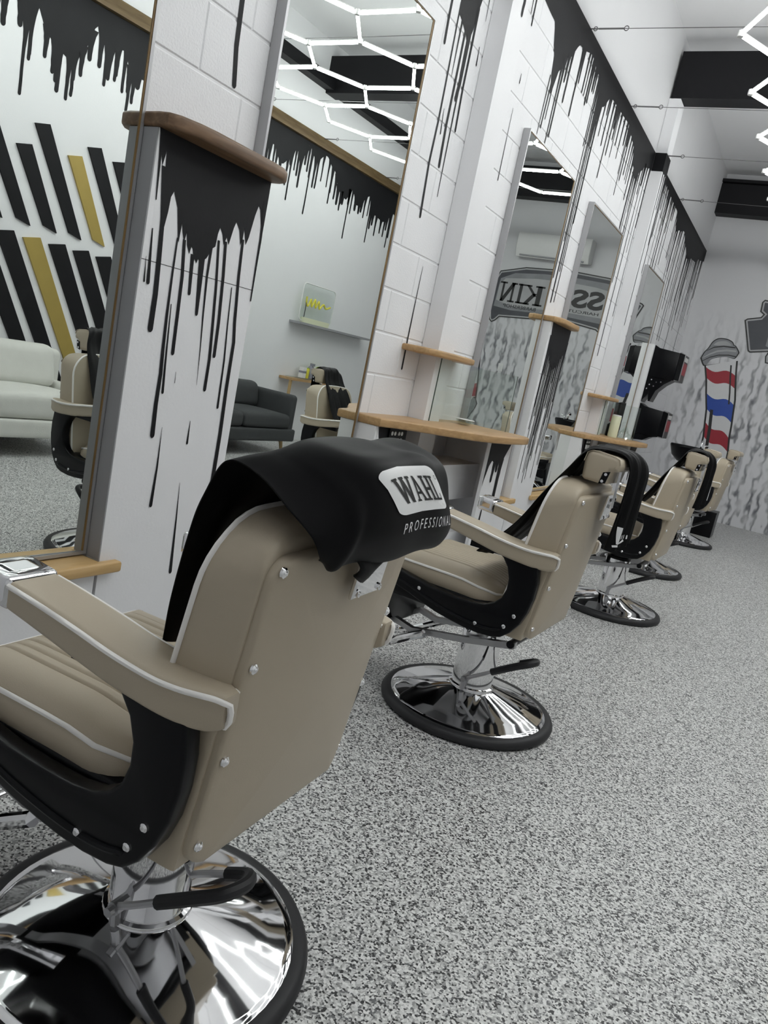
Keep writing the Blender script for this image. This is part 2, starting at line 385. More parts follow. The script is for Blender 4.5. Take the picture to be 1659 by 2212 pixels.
def flared(mb, y, zt, zb, w, fl, fn, wob=0.002):
    # a run of paint with a concave flare where it leaves the solid band
    n = 9; P = [(y + rnd.uniform(-wob, wob), zt + (zb - zt) * (i / n) ** 1.5) for i in range(n + 1)]
    drip(mb, P, w * 0.8, w * 1.15, 1.0, fl, 0.09, fn)

XW = 0.0012
fw = lambda y, z: (XW, y, z)
pm = MB()
# lower edge of the solid black, as (y, z) along the wall
ENV = [(1.0, 3.0), (1.6, 3.05), (2.0, 2.95), (2.3, 3.1), (2.7, 3.05), (3.05, 3.1), (3.25, 2.99), (3.33, 2.97), (3.355, 2.75), (3.50, 2.70), (3.575, 2.95), (3.67, 3.1), (3.87, 3.22),
       (4.0, 3.26), (4.2, 3.24), (4.45, 3.22), (4.55, 3.10), (4.60, 2.95), (4.63, 2.89), (4.70, 3.06), (4.80, 3.17), (4.955, 3.30), (5.02, 3.31), (5.197, 3.345), (5.393, 3.31), (5.50, 3.22), (5.54, 3.04), (5.62, 3.19), (5.79, 3.31),
       (6.06, 3.32), (6.37, 3.33), (6.59, 3.27), (6.76, 3.14), (6.92, 3.08), (7.0, 3.18), (7.15, 3.26), (7.36, 3.30), (7.55, 3.33), (8.07, 3.37), (8.57, 3.34), (8.80, 3.33), (9.02, 3.17), (9.2, 3.22), (9.45, 3.27),
       (9.7, 3.18), (10.0, 3.09), (10.3, 3.15), (10.57, 3.17), (10.8, 3.25), (11.18, 3.3)]
def env(y):
    for (a, za), (b, zb) in zip(ENV, ENV[1:]):
        if a <= y <= b: return za + (zb - za) * (.5 - .5 * math.cos(PI * (y - a) / (b - a)))
    return 3.3
N = 500
for i in range(N):
    a = 1.0 + (RL - 1.0) * i / N; b = 1.0 + (RL - 1.0) * (i + 1) / N
    pm.add([fw(a, env(a)), fw(b, env(b)), fw(b, ZB), fw(a, ZB)], [(0, 1, 2, 3)])
# measured runs between the second mirror and the first pilaster
for P, a, b in (([(3.274, 2.99), (3.274, 2.70), (3.279, 2.60)], .016, .020), ([(3.357, 2.80), (3.364, 2.503), (3.367, 2.3), (3.359, 2.104), (3.377, 1.87)], .011, .019),
                ([(3.402, 2.74), (3.405, 2.497)], .016, .003), ([(3.397, 2.36), (3.410, 2.255)], .003, .010), ([(3.45, 2.74), (3.451, 2.501), (3.45, 2.303), (3.461, 2.125)], .017, .021),
                ([(3.495, 2.74), (3.497, 2.508), (3.488, 2.440)], .036, .026), ([(3.499, 2.5), (3.501, 2.298), (3.504, 2.047), (3.506, 1.995)], .014, .005),
                ([(3.536, 2.86), (3.539, 2.703), (3.538, 2.505), (3.55, 2.315)], .020, .015), ([(3.621, 2.724), (3.626, 2.645)], .005, .012), ([(3.62, 3.05), (3.628, 2.842)], .012, .003),
                ([(4.01, 3.28), (4.019, 3.055)], .03, .02), ([(4.045, 3.28), (4.047, 2.91)], .014, .008), ([(4.153, 3.28), (4.159, 3.066)], .016, .016), ([(4.115, 3.28), (4.12, 3.10)], .012, .006),
                ([(4.167, 2.822), (4.167, 2.776)], .004, .010), ([(4.156, 2.642), (4.162, 2.268)], .003, .010), ([(3.506, 1.66), (3.504, 1.496), (3.503, 1.295), (3.505, 1.153)], .003, .015),
                ([(1.988, 3.0), (1.988, 2.161), (1.993, 2.029), (2.009, 1.922)], .026, .020), ([(1.955, 3.0), (1.955, 2.205)], .014, .008),
                ([(4.575, 2.98), (4.565, 2.62)], .014, .008), ([(4.612, 2.95), (4.60, 2.70)], .016, .016), ([(4.645, 2.93), (4.64, 2.76)], .014, .010)):
    drip(pm, P, a, b, 1.0, 0, .1, fw)
TIPS = {5.45: 1.99, 5.49: 2.25, 5.515: 1.83, 5.55: 2.05, 5.585: 1.84, 5.60: 2.4, 5.88: 2.80, 5.95: 2.98, 6.22: 3.04, 6.40: 2.82, 6.45: 2.95, 6.80: 2.66, 6.86: 2.32, 6.95: 2.5, 7.0: 2.25, 7.12: 1.62, 7.3: 2.0}
for y, zt in TIPS.items(): flared(pm, y, env(y) + 0.03, zt, rnd.uniform(.011, .02), .02, fw)
y = 4.72
while y < 11.1:
    if not (7.34 < y < 7.57):
        e = env(y); lo = 0.12 if y < 6.6 else 0.2; hi = 0.45 if y < 6.6 else 0.9
        L_ = rnd.uniform(lo, hi) * (0.6 if rnd.random() < .4 else 1)
        flared(pm, y, e + 0.04, e - L_, rnd.uniform(.009, .022), rnd.uniform(.012, .03), fw)
    y += rnd.choice((.035, .05, .07, .1, .16)) * (1 if y < 7.5 else 1.15)
y = 1.05
while y < 3.3:
    if not (1.95 < y < 2.05):
        e = env(y); flared(pm, y, e + .04, e - rnd.uniform(.1, .4), rnd.uniform(.012, .022), .02, fw)
    y += rnd.choice((.05, .07, .1, .14))
for y in (8.25, 8.33, 9.1, 9.22, 9.35, 9.5, 9.62, 9.95, 10.05, 10.2, 10.4, 10.6, 10.7, 10.8): flared(pm, y, env(y) + .03, rnd.uniform(1.6, 2.5), .018, .02, fw)
obj('paint_drips', pm, M_BLACK, wl, smooth=0)
# black caps on the pilasters with their own runs
for pi_, (y0, y1, zb) in zip(pil, ((3.672, 3.865, 3.08), (7.353, 7.55, 3.29))):
    cm = MB(); x = 0.1012; fp = lambda y, z: (x, y, z)
    cm.box(0.003, 0.1015, y0 - 0.0015, y1 + 0.0015, zb, ZB)
    if y0 < 5:
        cm.add([fp(3.675, 3.1), fp(3.69, 3.01), fp(3.71, 3.0), fp(3.73, 3.1)], [(0, 1, 2, 3)]); flared(cm, 3.80, 3.12, 2.95, .015, .02, fp)
    else:
        for yy, zz in ((7.40, 1.95), (7.52, 2.7), (7.545, 2.45), (7.47, 3.0)): flared(cm, yy, zb + .03, zz, .014, .015, fp)
    obj('paint_cap', cm, M_BLACK, pi_, smooth=0)

# steel rafters, the black rail along the right wall head and the timber rail below it
def trim(name, mb, m): return struct(name, mb, m)
trim('trim_1', MB().box(0.02, RW, 7.353, 7.55, 3.905, 4.285), M_BLACK)
trim('trim_2', MB().box(0.0, RW, 10.98, 11.17, 3.885, 4.25).box(-0.0, RW, 10.95, 11.17, 4.262, 4.30), M_BLACK)
trim('trim_3', MB().box(RW - 0.12, RW, RF, 10.98, 3.93, 4.05), M_BLACK)
trim('trim_4', MB().box(RW - 0.05, RW, RF, RL, 3.352, 3.455), M_OLDW)
trim('trim_5', MB().box(0.02, RW, 3.672, 3.865, 3.905, 4.285), M_BLACK)
# right wall paint: black band with runs
rp = MB(); fr = lambda y, z: (RW - 0.0015, y, z); DL[1] = -1.0
ENVR = [(-2.6, 3.0), (3.0, 3.05), (3.45, 3.1), (3.52, 2.98), (3.59, 3.12), (3.68, 2.98), (3.75, 2.93), (3.88, 2.88), (3.98, 2.98), (4.09, 3.22), (4.19, 3.08), (4.35, 3.14), (4.42, 3.0), (5.2, 3.0), (6.0, 3.1), (6.4, 3.02), (6.65, 3.13), (6.82, 2.99),
        (7.05, 3.20), (7.15, 3.12), (7.25, 3.33), (7.4, 3.2), (7.58, 3.31), (7.75, 3.22), (7.95, 3.02), (8.1, 2.97), (8.19, 3.12), (8.35, 2.97), (8.61, 3.15), (8.75, 2.97), (9.0, 2.94), (9.22, 3.1), (9.4, 2.94), (10.2, 3.0), (11.18, 3.0)]
def envr(y):
    for (a, za), (b, zb) in zip(ENVR, ENVR[1:]):
        if a <= y <= b: return za + (zb - za) * (.5 - .5 * math.cos(PI * (y - a) / (b - a)))
    return 3.0
N = 420
for i in range(N):
    a = RF + (RL - RF) * i / N; b = RF + (RL - RF) * (i + 1) / N
    rp.add([fr(a, envr(a)), fr(b, envr(b)), fr(b, 3.36), fr(a, 3.36)], [(0, 1, 2, 3)])
for y, z in ((3.52, 2.51), (3.56, 2.76), (3.75, 2.75), (3.78, 2.7), (3.88, 2.61), (3.92, 2.65), (3.98, 2.82), (4.19, 2.83), (4.28, 2.9), (4.42, 2.72), (4.46, 2.8), (6.98, 2.67), (7.32, 2.61), (7.74, 2.84), (7.99, 2.91), (8.16, 2.54), (8.66, 2.61), (9.16, 2.66)):
    flared(rp, y, envr(y) + .05, z, .022, .035, fr)
y = 3.3
while y < 11:
    e = envr(y); flared(rp, y, e + .05, e - rnd.uniform(.06, .30), rnd.uniform(.016, .030), rnd.uniform(.02, .045), fr); y += rnd.choice((.05, .07, .09, .12))
wrt = bpy.data.objects['wall_right']
obj('paint_drips', rp, M_BLACK, wrt, smooth=0); DL[1] = 1.0

# ------------------------------------------------------------------ mirrors in grey frames
def mirror(y0, y1, label, yaw=0.0, pitch=0.0):
    t = thing('wall_mirror', label, 'mirror', (0.0, (y0 + y1) / 2, MZ0), 0, 'tall wall mirrors')
    h = (y1 - y0) / 2; H = MZ1 - MZ0; w = 0.011; eg = 0.005 if y0 < 1 else 0.009
    for a, b, c, d in ((-h, -h + w, 0, H), (h - w, h, 0, H), (-h + w, h - w, H - w, H), (-h + w, h - w, 0, w)):
        obj('frame_rail', MB().box(0.002, 0.044, a, b, c, d), M_FRAME, t)
    for a, b, c, d in ((-h + w, -h + w + .003, w, H - w), (h - w - eg, h - w, w, H - w), (-h + w + .003, h - w - eg, H - w - .004, H - w)):
        obj('inner_edge', MB().box(0.030, 0.0415, a, b, c, d), M_EDGE, t)
    # the pane is hung slightly out of line with the wall, turned about its far edge
    p = obj('mirror_pane', MB().box(-0.004, 0.0, -2 * h + 2 * w + .003, -.004, w + .001, H - w - .001), M_MIRROR, t, smooth=0, loc=(0.0395, h - w, 0))
    p.rotation_euler = (0, pitch, yaw)
    return t
ML = ['tall framed mirror nearest the camera, left of the first drip-painted pier', 'tall mirror reflecting the hexagon lights, right of the first pier',
      'tall mirror above the right end of the first worktop, reflecting the lettered mural', 'tall mirror just beyond the second drip-painted pier',
      'small-looking farthest mirror, beyond the second pilaster']
for k, ((a, b), l) in enumerate(zip(MIR, ML)): mirror(a, b, l, *((math.radians(-1.95), 0.0) if k == 0 else (math.radians(-0.5), 0.0) if k == 1 else ()))

# oak ledges under the mirrors, on a white plinth box
NOTCH = {(0.60, 1.70): (0.60, 1.634), (2.10, 3.11): (2.149, 3.11), (4.30, 5.40): (4.30, 5.346), (5.80, 6.785): (5.844, 6.785), (7.955, 8.93): (7.955, 8.93)}
for (a, b), l in zip(list(NOTCH),
                     ['oak ledge under the nearest mirror by the first pier', 'oak ledge under the second mirror behind the front chair', 'oak ledge under the third mirror behind the worktop panels',
                      'oak ledge under the fourth mirror beside the second pier', 'oak ledge under the farthest mirror']):
    lo, hi = a, b; n0, n1 = NOTCH[(a, b)]
    pl_ = [(0.002, n0), (0.002, n1)]
    pl_ += [(0.1025, n1), (0.1025, hi), (0.132, hi)] if n1 < hi else [(0.132, hi)]
    pl_ += [(0.132, lo), (0.1025, lo), (0.1025, n0)] if n0 > lo else [(0.132, lo)]
    t = obj('oak_ledge', MB().bprism(pl_, lambda u, w, lv: (u, w, lv), 0.357, 0.395, 0.009, 3), M_OAKL); tag(t, l, 'ledge', 'oak ledges under the mirrors')
    p = obj('plinth_box', MB().box(0.002, 0.098, n0 + 0.004, n1 - 0.004, 0.0, 0.356), M_WALL)
    tag(p, l.replace('oak ledge under', 'white plinth box below'), 'plinth', 'white plinths below the mirrors')

# ------------------------------------------------------------------ drip painted piers with shelves
P1_BODY = [(1.641, 1.668), (2.147, 1.668), (2.146, 1.572), (2.145, 1.481), (2.115, 1.57), (2.104, 1.58), (2.094, 1.547), (2.08, 1.472), (2.07, 1.445), (2.052, 1.492), (2.051, 1.459), (2.044, 1.439), (2.029, 1.483), (2.009, 1.504), (2.001, 1.482), (1.989, 1.427), (1.975, 1.447), (1.966, 1.421), (1.953, 1.453), (1.939, 1.469), (1.933, 1.448), (1.930, 1.408), (1.917, 1.399), (1.899, 1.366), (1.874, 1.344), (1.863, 1.356), (1.858, 1.341), (1.843, 1.355), (1.834, 1.38), (1.827, 1.385), (1.822, 1.361), (1.808, 1.385), (1.799, 1.42), (1.794, 1.388), (1.782, 1.417), (1.775, 1.441), (1.772, 1.384), (1.767, 1.392), (1.748, 1.478), (1.726, 1.519), (1.717, 1.501), (1.714, 1.458), (1.706, 1.406), (1.698, 1.428), (1.684, 1.527), (1.677, 1.615), (1.668, 1.573), (1.65, 1.636)]
P1_D = [([(1.650, 1.656), (1.655, 1.594), (1.662, 1.48)], .012, .004), ([(1.664, 1.40), (1.675, 1.25)], .004, .013), ([(1.673, 1.574), (1.697, 1.429), (1.704, 1.325), (1.710, 1.219), (1.709, 1.12)], .014, .021),
        ([(1.765, 1.397), (1.765, 1.294), (1.767, 1.173), (1.772, 1.062), (1.777, 0.988), (1.776, 0.895), (1.78, 0.795)], .006, .018), ([(1.794, 1.398), (1.807, 1.292), (1.811, 1.18), (1.815, 1.058)], .013, .014),
        ([(1.837, 1.364), (1.847, 1.248)], .016, .012), ([(1.879, 1.362), (1.888, 1.25), (1.892, 1.192)], .026, .013), ([(1.913, 1.409), (1.913, 1.312), (1.922, 1.197), (1.934, 1.08), (1.943, 0.966)], .012, .001),
        ([(1.941, 1.430), (1.961, 1.292), (1.973, 1.175), (1.984, 1.056), (1.984, 0.955)], .010, .014), ([(1.973, 1.434), (1.987, 1.327), (2.0, 1.179), (2.004, 1.070)], .013, .014),
        ([(2.053, 1.459), (2.061, 1.341), (2.078, 1.191), (2.09, 1.124), (2.091, 0.964), (2.097, 0.802), (2.097, 0.621), (2.085, 0.523)], .012, .020), ([(2.132, 1.599), (2.140, 1.48), (2.140, 1.375), (2.141, 1.275)], .014, .006),
        ([(1.817, 0.82), (1.821, 0.687), (1.818, 0.562)], .001, .013), ([(1.94, 0.845), (1.941, 0.770)], .002, .009), ([(1.936, 0.633), (1.946, 0.503), (1.957, 0.314)], .001, .014),
        ([(1.779, 1.203), (1.790, 1.03), (1.797, 0.932)], .003, .010), ([(2.036, 1.30), (2.045, 1.18), (2.057, 1.057), (2.062, 0.898)], .004, .010), ([(1.84, 1.0), (1.843, 0.965)], .001, .002),
        ([(1.655, 1.32), (1.660, 1.25)], .001, .006)]
def pier(y0, y1, zt, label, depth=0.10):
    t = thing('drip_pier', label, 'pier', (0, (y0 + y1) / 2, 0), 0, 'low piers between paired mirrors')
    h = (y1 - y0) / 2
    obj('pier_box', MB().box(0.002, depth, -h, h, 0, zt), M_WALL, t)
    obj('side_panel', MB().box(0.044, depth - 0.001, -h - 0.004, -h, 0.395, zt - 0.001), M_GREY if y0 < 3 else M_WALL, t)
    obj('front_seam', MB().box(depth, depth + 0.0006, -h, h, 1.3085, 1.3105), M_INK, t)
    return t
p1 = pier(1.640, 2.147, 1.667, 'white pier with long black paint drips beside the nearest mirror')
yc = (1.640 + 2.147) / 2; f1 = lambda y, z: (0.1013, y - yc, z)
dm = MB(); dm.add([f1(*p) for p in P1_BODY], [tuple(range(len(P1_BODY)))])
for P, a, b in P1_D: drip(dm, P, a, b, 1.0, 0, .1, f1)
obj('paint_drips', dm, M_BLACK, p1, smooth=0)
p2 = pier(5.352, 5.842, 1.675, 'white pier with fine black drips beyond the first worktop')
dm = MB(); f2 = lambda y, z: (0.1013, y, z)
P2B = [(-.215, 1.675), (.245, 1.675), (.243, 1.60), (.225, 1.54), (.20, 1.50), (.17, 1.47), (.13, 1.44), (.09, 1.40), (.05, 1.37), (.0, 1.36), (-.05, 1.38), (-.09, 1.40), (-.13, 1.44), (-.16, 1.50), (-.185, 1.57), (-.205, 1.63)]
dm.add([f2(*p) for p in P2B], [tuple(range(len(P2B)))])
for i in range(30):
    y = -.20 + .43 * i / 29 + rnd.uniform(-.006, .006); k = abs(y - .02) / .22
    flared(dm, y, 1.47 + .12 * k, rnd.choice((1.15, 1.0, .85, .7, .6, .5)) + rnd.uniform(-.1, .1) + .15 * k, rnd.uniform(.006, .011), .010, f2)
obj('paint_drips', dm, M_BLACK, p2, smooth=0)
t = thing('white_post', 'plain white post standing right of the farthest mirror', 'post', (0, 8.97, 0))
obj('post_board', MB().box(0.044, 0.106, -0.03, 0.03, 0, 1.955), M_WALL, t); obj('cap', MB().box(0.044, 0.108, -0.032, 0.032, 1.955, 1.957), M_WALL, t)

def shelf(outline, z0, z1, m, name, label, group=None):
    t = obj(name, MB().bprism(outline, lambda u, w, lv: (u, w, lv), z0, z1, 0.009, 3), m)
    return tag(t, label, 'shelf', group)
shelf([(0.0, 1.632), (0.045, 1.632), (0.10, 1.628), (0.135, 1.634), (0.160, 1.660), (0.178, 1.72), (0.185, 1.78), (0.186, 2.05), (0.180, 2.11), (0.160, 2.152), (0.125, 2.168), (0.045, 2.165), (0.045, 2.146), (0, 2.146)],
      1.668, 1.708, M_PINE, 'pier_shelf', 'dark brown wooden shelf with rounded corners capping the nearest pier', 'shelves on the piers')
shelf([(0.0, 5.345), (0.045, 5.335), (0.12, 5.33), (0.16, 5.36), (0.178, 5.42), (0.18, 5.75), (0.165, 5.82), (0.13, 5.86), (0.045, 5.86), (0, 5.842)],
      1.676, 1.712, M_OAK, 'pier_shelf', 'golden wooden shelf capping the second pier beneath the lettered reflection', 'shelves on the piers')
for dy, l in ((0.0, 'small wooden shelf on the first pilaster above the nearer worktop'), (3.67, 'small wooden shelf on the second pilaster above the far worktop')):
    shelf([(0.0, 3.46 + dy), (0.06, 3.45 + dy), (0.13, 3.47 + dy), (0.175, 3.56 + dy), (0.19, 3.70 + dy), (0.19, 3.86 + dy), (0.165, 4.02 + dy), (0.11, 4.13 + dy), (0.05, 4.16 + dy), (0.0, 4.15 + dy), (0.0, 3.87 + dy), (0.102, 3.87 + dy), (0.102, 3.668 + dy), (0.0, 3.668 + dy)],
          1.245, 1.277, M_OAK, 'pilaster_shelf', l, 'shelves on the pilasters')

# ------------------------------------------------------------------ worktops, one in front of each pilaster
SLB = {}
def slats2(t, y0, z): pass
def worktop(dy, zt, lab):
    t = obj('oak_worktop', MB().bprism([(0.043, 3.108 + dy), (0.16, 3.112 + dy), (0.175, 3.16 + dy), (0.19, 3.22 + dy), (0.25, 3.34 + dy), (0.34, 3.47 + dy), (0.42, 3.60 + dy), (0.47, 3.76 + dy), (0.495, 3.95 + dy), (0.50, 4.16 + dy), (0.49, 4.28 + dy), (0.46, 4.34 + dy),
                                        (0.40, 4.37 + dy), (0.28, 4.36 + dy), (0.20, 4.32 + dy), (0.12, 4.345 + dy), (0.0, 4.345 + dy), (0.0, 3.87 + dy), (0.102, 3.87 + dy), (0.102, 3.668 + dy), (0.0, 3.668 + dy), (0.0, 3.12 + dy)],
                                       lambda u, w, lv: (u, w, lv), zt - 0.04, zt, 0.008, 3), M_OAK)
    tag(t, lab + ' oak worktop with a bowed front edge', 'worktop', 'oak worktops')
    # left support panel with sockets, right support panel with drips, back rail and lower shelf
    c = thing('worktop_support', 'white and black painted support panels under the ' + lab + ' worktop', 'cabinet', (0, 3.7 + dy, 0), 0, 'supports under the worktops')
    zb = zt - 0.041
    obj('left_panel', MB().box(0.002, 0.14, -0.583, -0.563, 0, zb), M_WALL, c)
    lp = obj('front_panel', MB().prism([(-0.56, 0.0), (-0.30, 0.0), (-0.30, zb), (-0.56, zb)], lambda u, w, lv: (lv, u, w), 0.12, 0.14), M_WALL, c)
    bm = MB(); fx = lambda y, z: (0.1415, y, z)
    bm.add([fx(-.558, zb), fx(-.302, zb), fx(-.302, zb - .25), fx(-.36, zb - .22), fx(-.42, zb - .26), fx(-.47, zb - .16), fx(-.52, zb - .10), fx(-.55, zb - .03)], [tuple(range(8))])
    for y, z in ((-.46, .52), (-.42, .45), (-.37, .50), (-.33, .42)): flared(bm, y, zb - .15, z, .025, .02, fx)
    obj('black_paint', bm, M_BLACK, lp, smooth=0)
    sk = obj('socket_plate', MB().box(0.142, 0.15, -0.46, -0.300, zb - 0.12, zb - 0.005), M_PLAST, c)
    for y in (-.435, -.405, -.365, -.335):
        for z, hh in ((zb - .026, .012), (zb - .066, .024)):
            obj('switch', MB().prism(rrect(y - .009, y + .009, z - hh, z + hh * .6, .0085, 4), lambda u, w, lv: (lv, u, w), .150, .153), M_PLASTW, sk)
    rpn = obj('right_panel', MB().box(0.002, 0.40, 0.555, 0.575, 0, zb).box(0.38, 0.40, 0.24, 0.555, 0, zb), M_WALL, c)
    bm = MB(); fx = lambda y, z: (0.4015, y, z)
    bm.add([fx(.242, zb), fx(.573, zb), fx(.555, zb - .02), fx(.50, zb - .08), fx(.46, zb - .13), fx(.44, zb - .11), fx(.41, zb - .10), fx(.375, zb - .12), fx(.35, zb - .17), fx(.34, zb - .12), fx(.31, zb - .11), fx(.28, zb - .14), fx(.25, zb - .22), fx(.242, zb - .26)], list([tuple(range(14))]))
    for y, z, w in ((.455, zb - .32, .035), (.355, zb - .22, .015), (.40, zb - .16, .01)): flared(bm, y, zb - .10, z, w, .02, fx)
    drip(bm, [(.325, zb - .30), (.318, zb - .45)], .002, .02, 1, 0, .1, fx)
    obj('black_paint', bm, M_BLACK, rpn, smooth=0)
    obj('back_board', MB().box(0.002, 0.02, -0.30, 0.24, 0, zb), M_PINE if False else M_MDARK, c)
    obj('lower_shelf', MB().box(0.02, 0.30, -0.30, 0.555, 0.0, 0.33), M_WALL, c)
    obj('middle_board', MB().box(0.02, 0.24, -0.30, 0.555, 0.50, 0.70), M_WALL, c)
    return t
worktop(0.0, 0.912, 'nearer'); worktop(3.67, 0.912, 'farther')
# glass screens standing on the worktops
def screen(y, x0, x1, z0, z1, label):
    t = thing('glass_screen', label, 'glass screen', (0, y, z0), 0, 'glass screens on the worktops')
    obj('pane', MB().box(x0, x1, -0.0028, 0.0028, 0, z1 - z0), M_GLASS, t, smooth=0)
    obj('front_edge', MB().box(x1, x1 + 0.0015, -0.004, 0.004, 0, z1 - z0), M_GEDGE, t)
def screen_flat(y0, y1, label):
    t = thing('glass_screen', label, 'glass screen', (0.118, y0, 0.913), 0, 'glass screens on the worktops')
    obj('pane', MB().box(-0.0028, 0.0028, 0, y1 - y0, 0, 0.331), M_GLASS, t, smooth=0)
    obj('front_edge', MB().box(-0.003, 0.003, -0.001, 0.0, 0, 0.331), M_GEDGE, t)
screen_flat(3.70, 4.27, 'upright glass panel under the small shelf on the nearer worktop')
screen(4.30, 0.046, 0.33, 0.913, 1.24, 'upright glass screen at the right end of the nearer worktop')
screen_flat(7.38, 7.94, 'upright glass panel under the small shelf on the far worktop')
screen(7.97, 0.046, 0.33, 0.913, 1.24, 'upright glass screen at the right end of the far worktop')
# small things on the worktops
t = thing('glass_dish', 'small clear glass dish on the nearer worktop', 'dish', (0.16, 4.08, 0.913))
obj('bowl', MB().lathe([(0.025, 0), (0.045, 0.012), (0.055, 0.03), (0.05, 0.03), (0.03, 0.008)], 20), M_GLASS, t); obj('rim', MB().lathe([(0.053, 0.029), (0.056, 0.030), (0.053, 0.032)], 20), M_PLASTW, t)
t = thing('cream_tube', 'pale cream cylinder standing on the far worktop', 'canister', (0.20, 7.62, 0.913))
obj('body', MB().lathe([(0.045, 0), (0.046, 0.005), (0.046, 0.20), (0.043, 0.205)], 24), M_CREAM, t); obj('lid', MB().lathe([(0.044, 0.205), (0.044, 0.215), (0.03, 0.218)], 24), M_PLASTW, t)
t = thing('black_jar', 'squat black bottle on the far worktop beside the pilaster', 'bottle', (0.15, 7.74, 0.913))
obj('body', MB().lathe([(0.045, 0), (0.05, 0.01), (0.05, 0.11), (0.03, 0.13), (0.02, 0.13)], 20), M_PLAST, t); obj('pump', MB().box(-.01, .01, -.01, .01, .13, .15).box(-.01, .035, -.006, .006, .15, .16), M_PLAST, t)
pb = MB()
def crum(u, v):
    a = u * 2 * PI; r = .075 * (1 - v) * (1 + .25 * math.sin(5 * a) + .1 * math.sin(11 * a + 3 * v)); return (r * math.cos(a), 1.5 * r * math.sin(a), .10 * v ** .7 * (1 + .3 * math.sin(4 * a + 7 * v)))
pb.grid(crum, 28, 8)
t = obj('plastic_bag', pb, M_GLASS, None, 20, (0.27, 7.83, 0.914)); tag(t, 'crumpled clear plastic wrap on the far worktop by the glass screen', 'plastic bag')

# ------------------------------------------------------------------ hexagon light grid on tension wires
hx = thing('hexagon_light', 'honeycomb ceiling light of bright white tubes hung on wires', 'light', (2.10, 4.65, 3.40))
A = 0.48; RS = A * math.sqrt(3) / 2; Y0 = 5.064
edges = set(); key = lambda p: (round(p[0], 3), round(p[1], 3))
for cx, off, rng in ((1.38, 0, range(-5, 5)), (2.10, 1, range(-5, 4)), (2.82, 0, range(-5, 5))):
    for k in rng:
        cy = Y0 + (2 * k + off) * RS
        vs = [(cx + A * math.cos(math.radians(60 * i)), cy + A * math.sin(math.radians(60 * i))) for i in range(6)]
        for i in range(6): edges.add(tuple(sorted((key(vs[i]), key(vs[(i + 1) % 6])))))
def tube_mesh():
    L = A - 0.05; n = 7; m = MB(); m.tube([(-L / 2, 0, 0), (L / 2, 0, 0)], 0.012, n)
    me = bpy.data.meshes.new('light_tube'); me.from_pydata(m.v, [], m.f); me.materials.append(M_TUBE); return me
TM = tube_mesh(); VV = set()
def house_mesh():
    m = MB().box(-A / 2 + .03, A / 2 - .03, -.006, .006, .013, .020); me = bpy.data.meshes.new('tube_back'); me.from_pydata(m.v, [], m.f); me.materials.append(M_PLASTW); return me
HM = house_mesh()
for a, b in sorted(edges):
    VV |= {a, b}; ang = math.atan2(b[1] - a[1], b[0] - a[0]); c = ((a[0] + b[0]) / 2 - 2.10, (a[1] + b[1]) / 2 - 4.65, 0)
    o = inst('light_tube', TM, hx, c, (0, 0, ang)); inst('tube_back', HM, o)
m = MB().lathe([(0.018, -.012), (0.020, 0), (0.018, .022), (.006, .024)], 8); me = bpy.data.meshes.new('connector'); me.from_pydata(m.v, [], m.f); me.materials.append(M_TUBE if False else M_PLASTW)
for v in sorted(VV): inst('connector', me, hx, (v[0] - 2.10, v[1] - 4.65, 0))
print('tubes', len(edges), len(VV))
# wires with turnbuckles
for i, y in enumerate((1.35, 2.60, 3.82, 5.06, 6.30, 7.42, 8.80)):
    lab = ['wire over the front chair', 'wire over the second chair', 'wire above the first pilaster', 'topmost visible tension wire near the top edge', 'tension wire passing just in front of the black rafter',
           'tension wire fixed beside the black pilaster cap', 'farthest tension wire near the back wall'][i]
    t = thing('tension_wire', 'thin steel ' + lab, 'wire', (0, y, 3.445), 0, 'wires carrying the hexagon light')
    obj('cable', MB().tube([(0.02, 0, 0), (RW / 2, 0, -0.012), (RW - 0.02, 0, 0)], 0.0022, 6), M_WIRE, t)
    for sx, x in ((1, 0.0), (-1, RW)):
        obj('turnbuckle', MB().tube([(x + sx * .0, 0, 0), (x + sx * .05, 0, 0)], .004, 6).tube([(x + sx * .03 + .012 * math.cos(q), 0, .012 * math.sin(q)) for q in [k * PI / 5 for k in range(10)]], .003, 6, closed=True)
            .tube([(x + sx * .05, 0, 0), (x + sx * .21, 0, -.001)], .0055, 6).tube([(x + sx * .225 + .014 * math.cos(q), 0, .014 * math.sin(q)) for q in [k * PI / 5 for k in range(10)]], .003, 6, closed=True), M_WIRE, t)

# ------------------------------------------------------------------ barber chair (local +X forward, +Y its left side, Z up)
def lerp(a, b, t): return a + (b - a) * t
def smooth_path(P, n=6):
    out = []; m = len(P)
    for i in range(m - 1):
        p0, p1, p2, p3 = P[max(0, i - 1)], P[i], P[i + 1], P[min(m - 1, i + 2)]
        for k in range(n):
            t = k / n; out.append(tuple(0.5 * (2 * b + (c - a) * t + (2 * a - 5 * b + 4 * c - d) * t * t + (3 * b - a - 3 * c + d) * t ** 3) for a, b, c, d in zip(p0, p1, p2, p3)))
    out.append(tuple(P[-1])); return out
SHELL = [(0.34, 0.470), (0.30, 0.448), (0.188, 0.421), (0.142, 0.407), (0.079, 0.391), (0.019, 0.381), (-0.032, 0.375), (-0.082, 0.373), (-0.13, 0.377), (-0.16, 0.386), (-0.187, 0.410), (-0.211, 0.447), (-0.227, 0.490), (-0.236, 0.54), (-0.237, 0.59), (-0.230, 0.64), (-0.215, 0.672),
         (-0.06, 0.672), (-0.085, 0.655), (-0.11, 0.640), (-0.130, 0.615), (-0.143, 0.580), (-0.144, 0.545), (-0.134, 0.513), (-0.114, 0.491), (-0.085, 0.475), (-0.045, 0.467), (0.02, 0.465), (0.10, 0.468), (0.197, 0.482), (0.30, 0.500), (0.34, 0.506)]
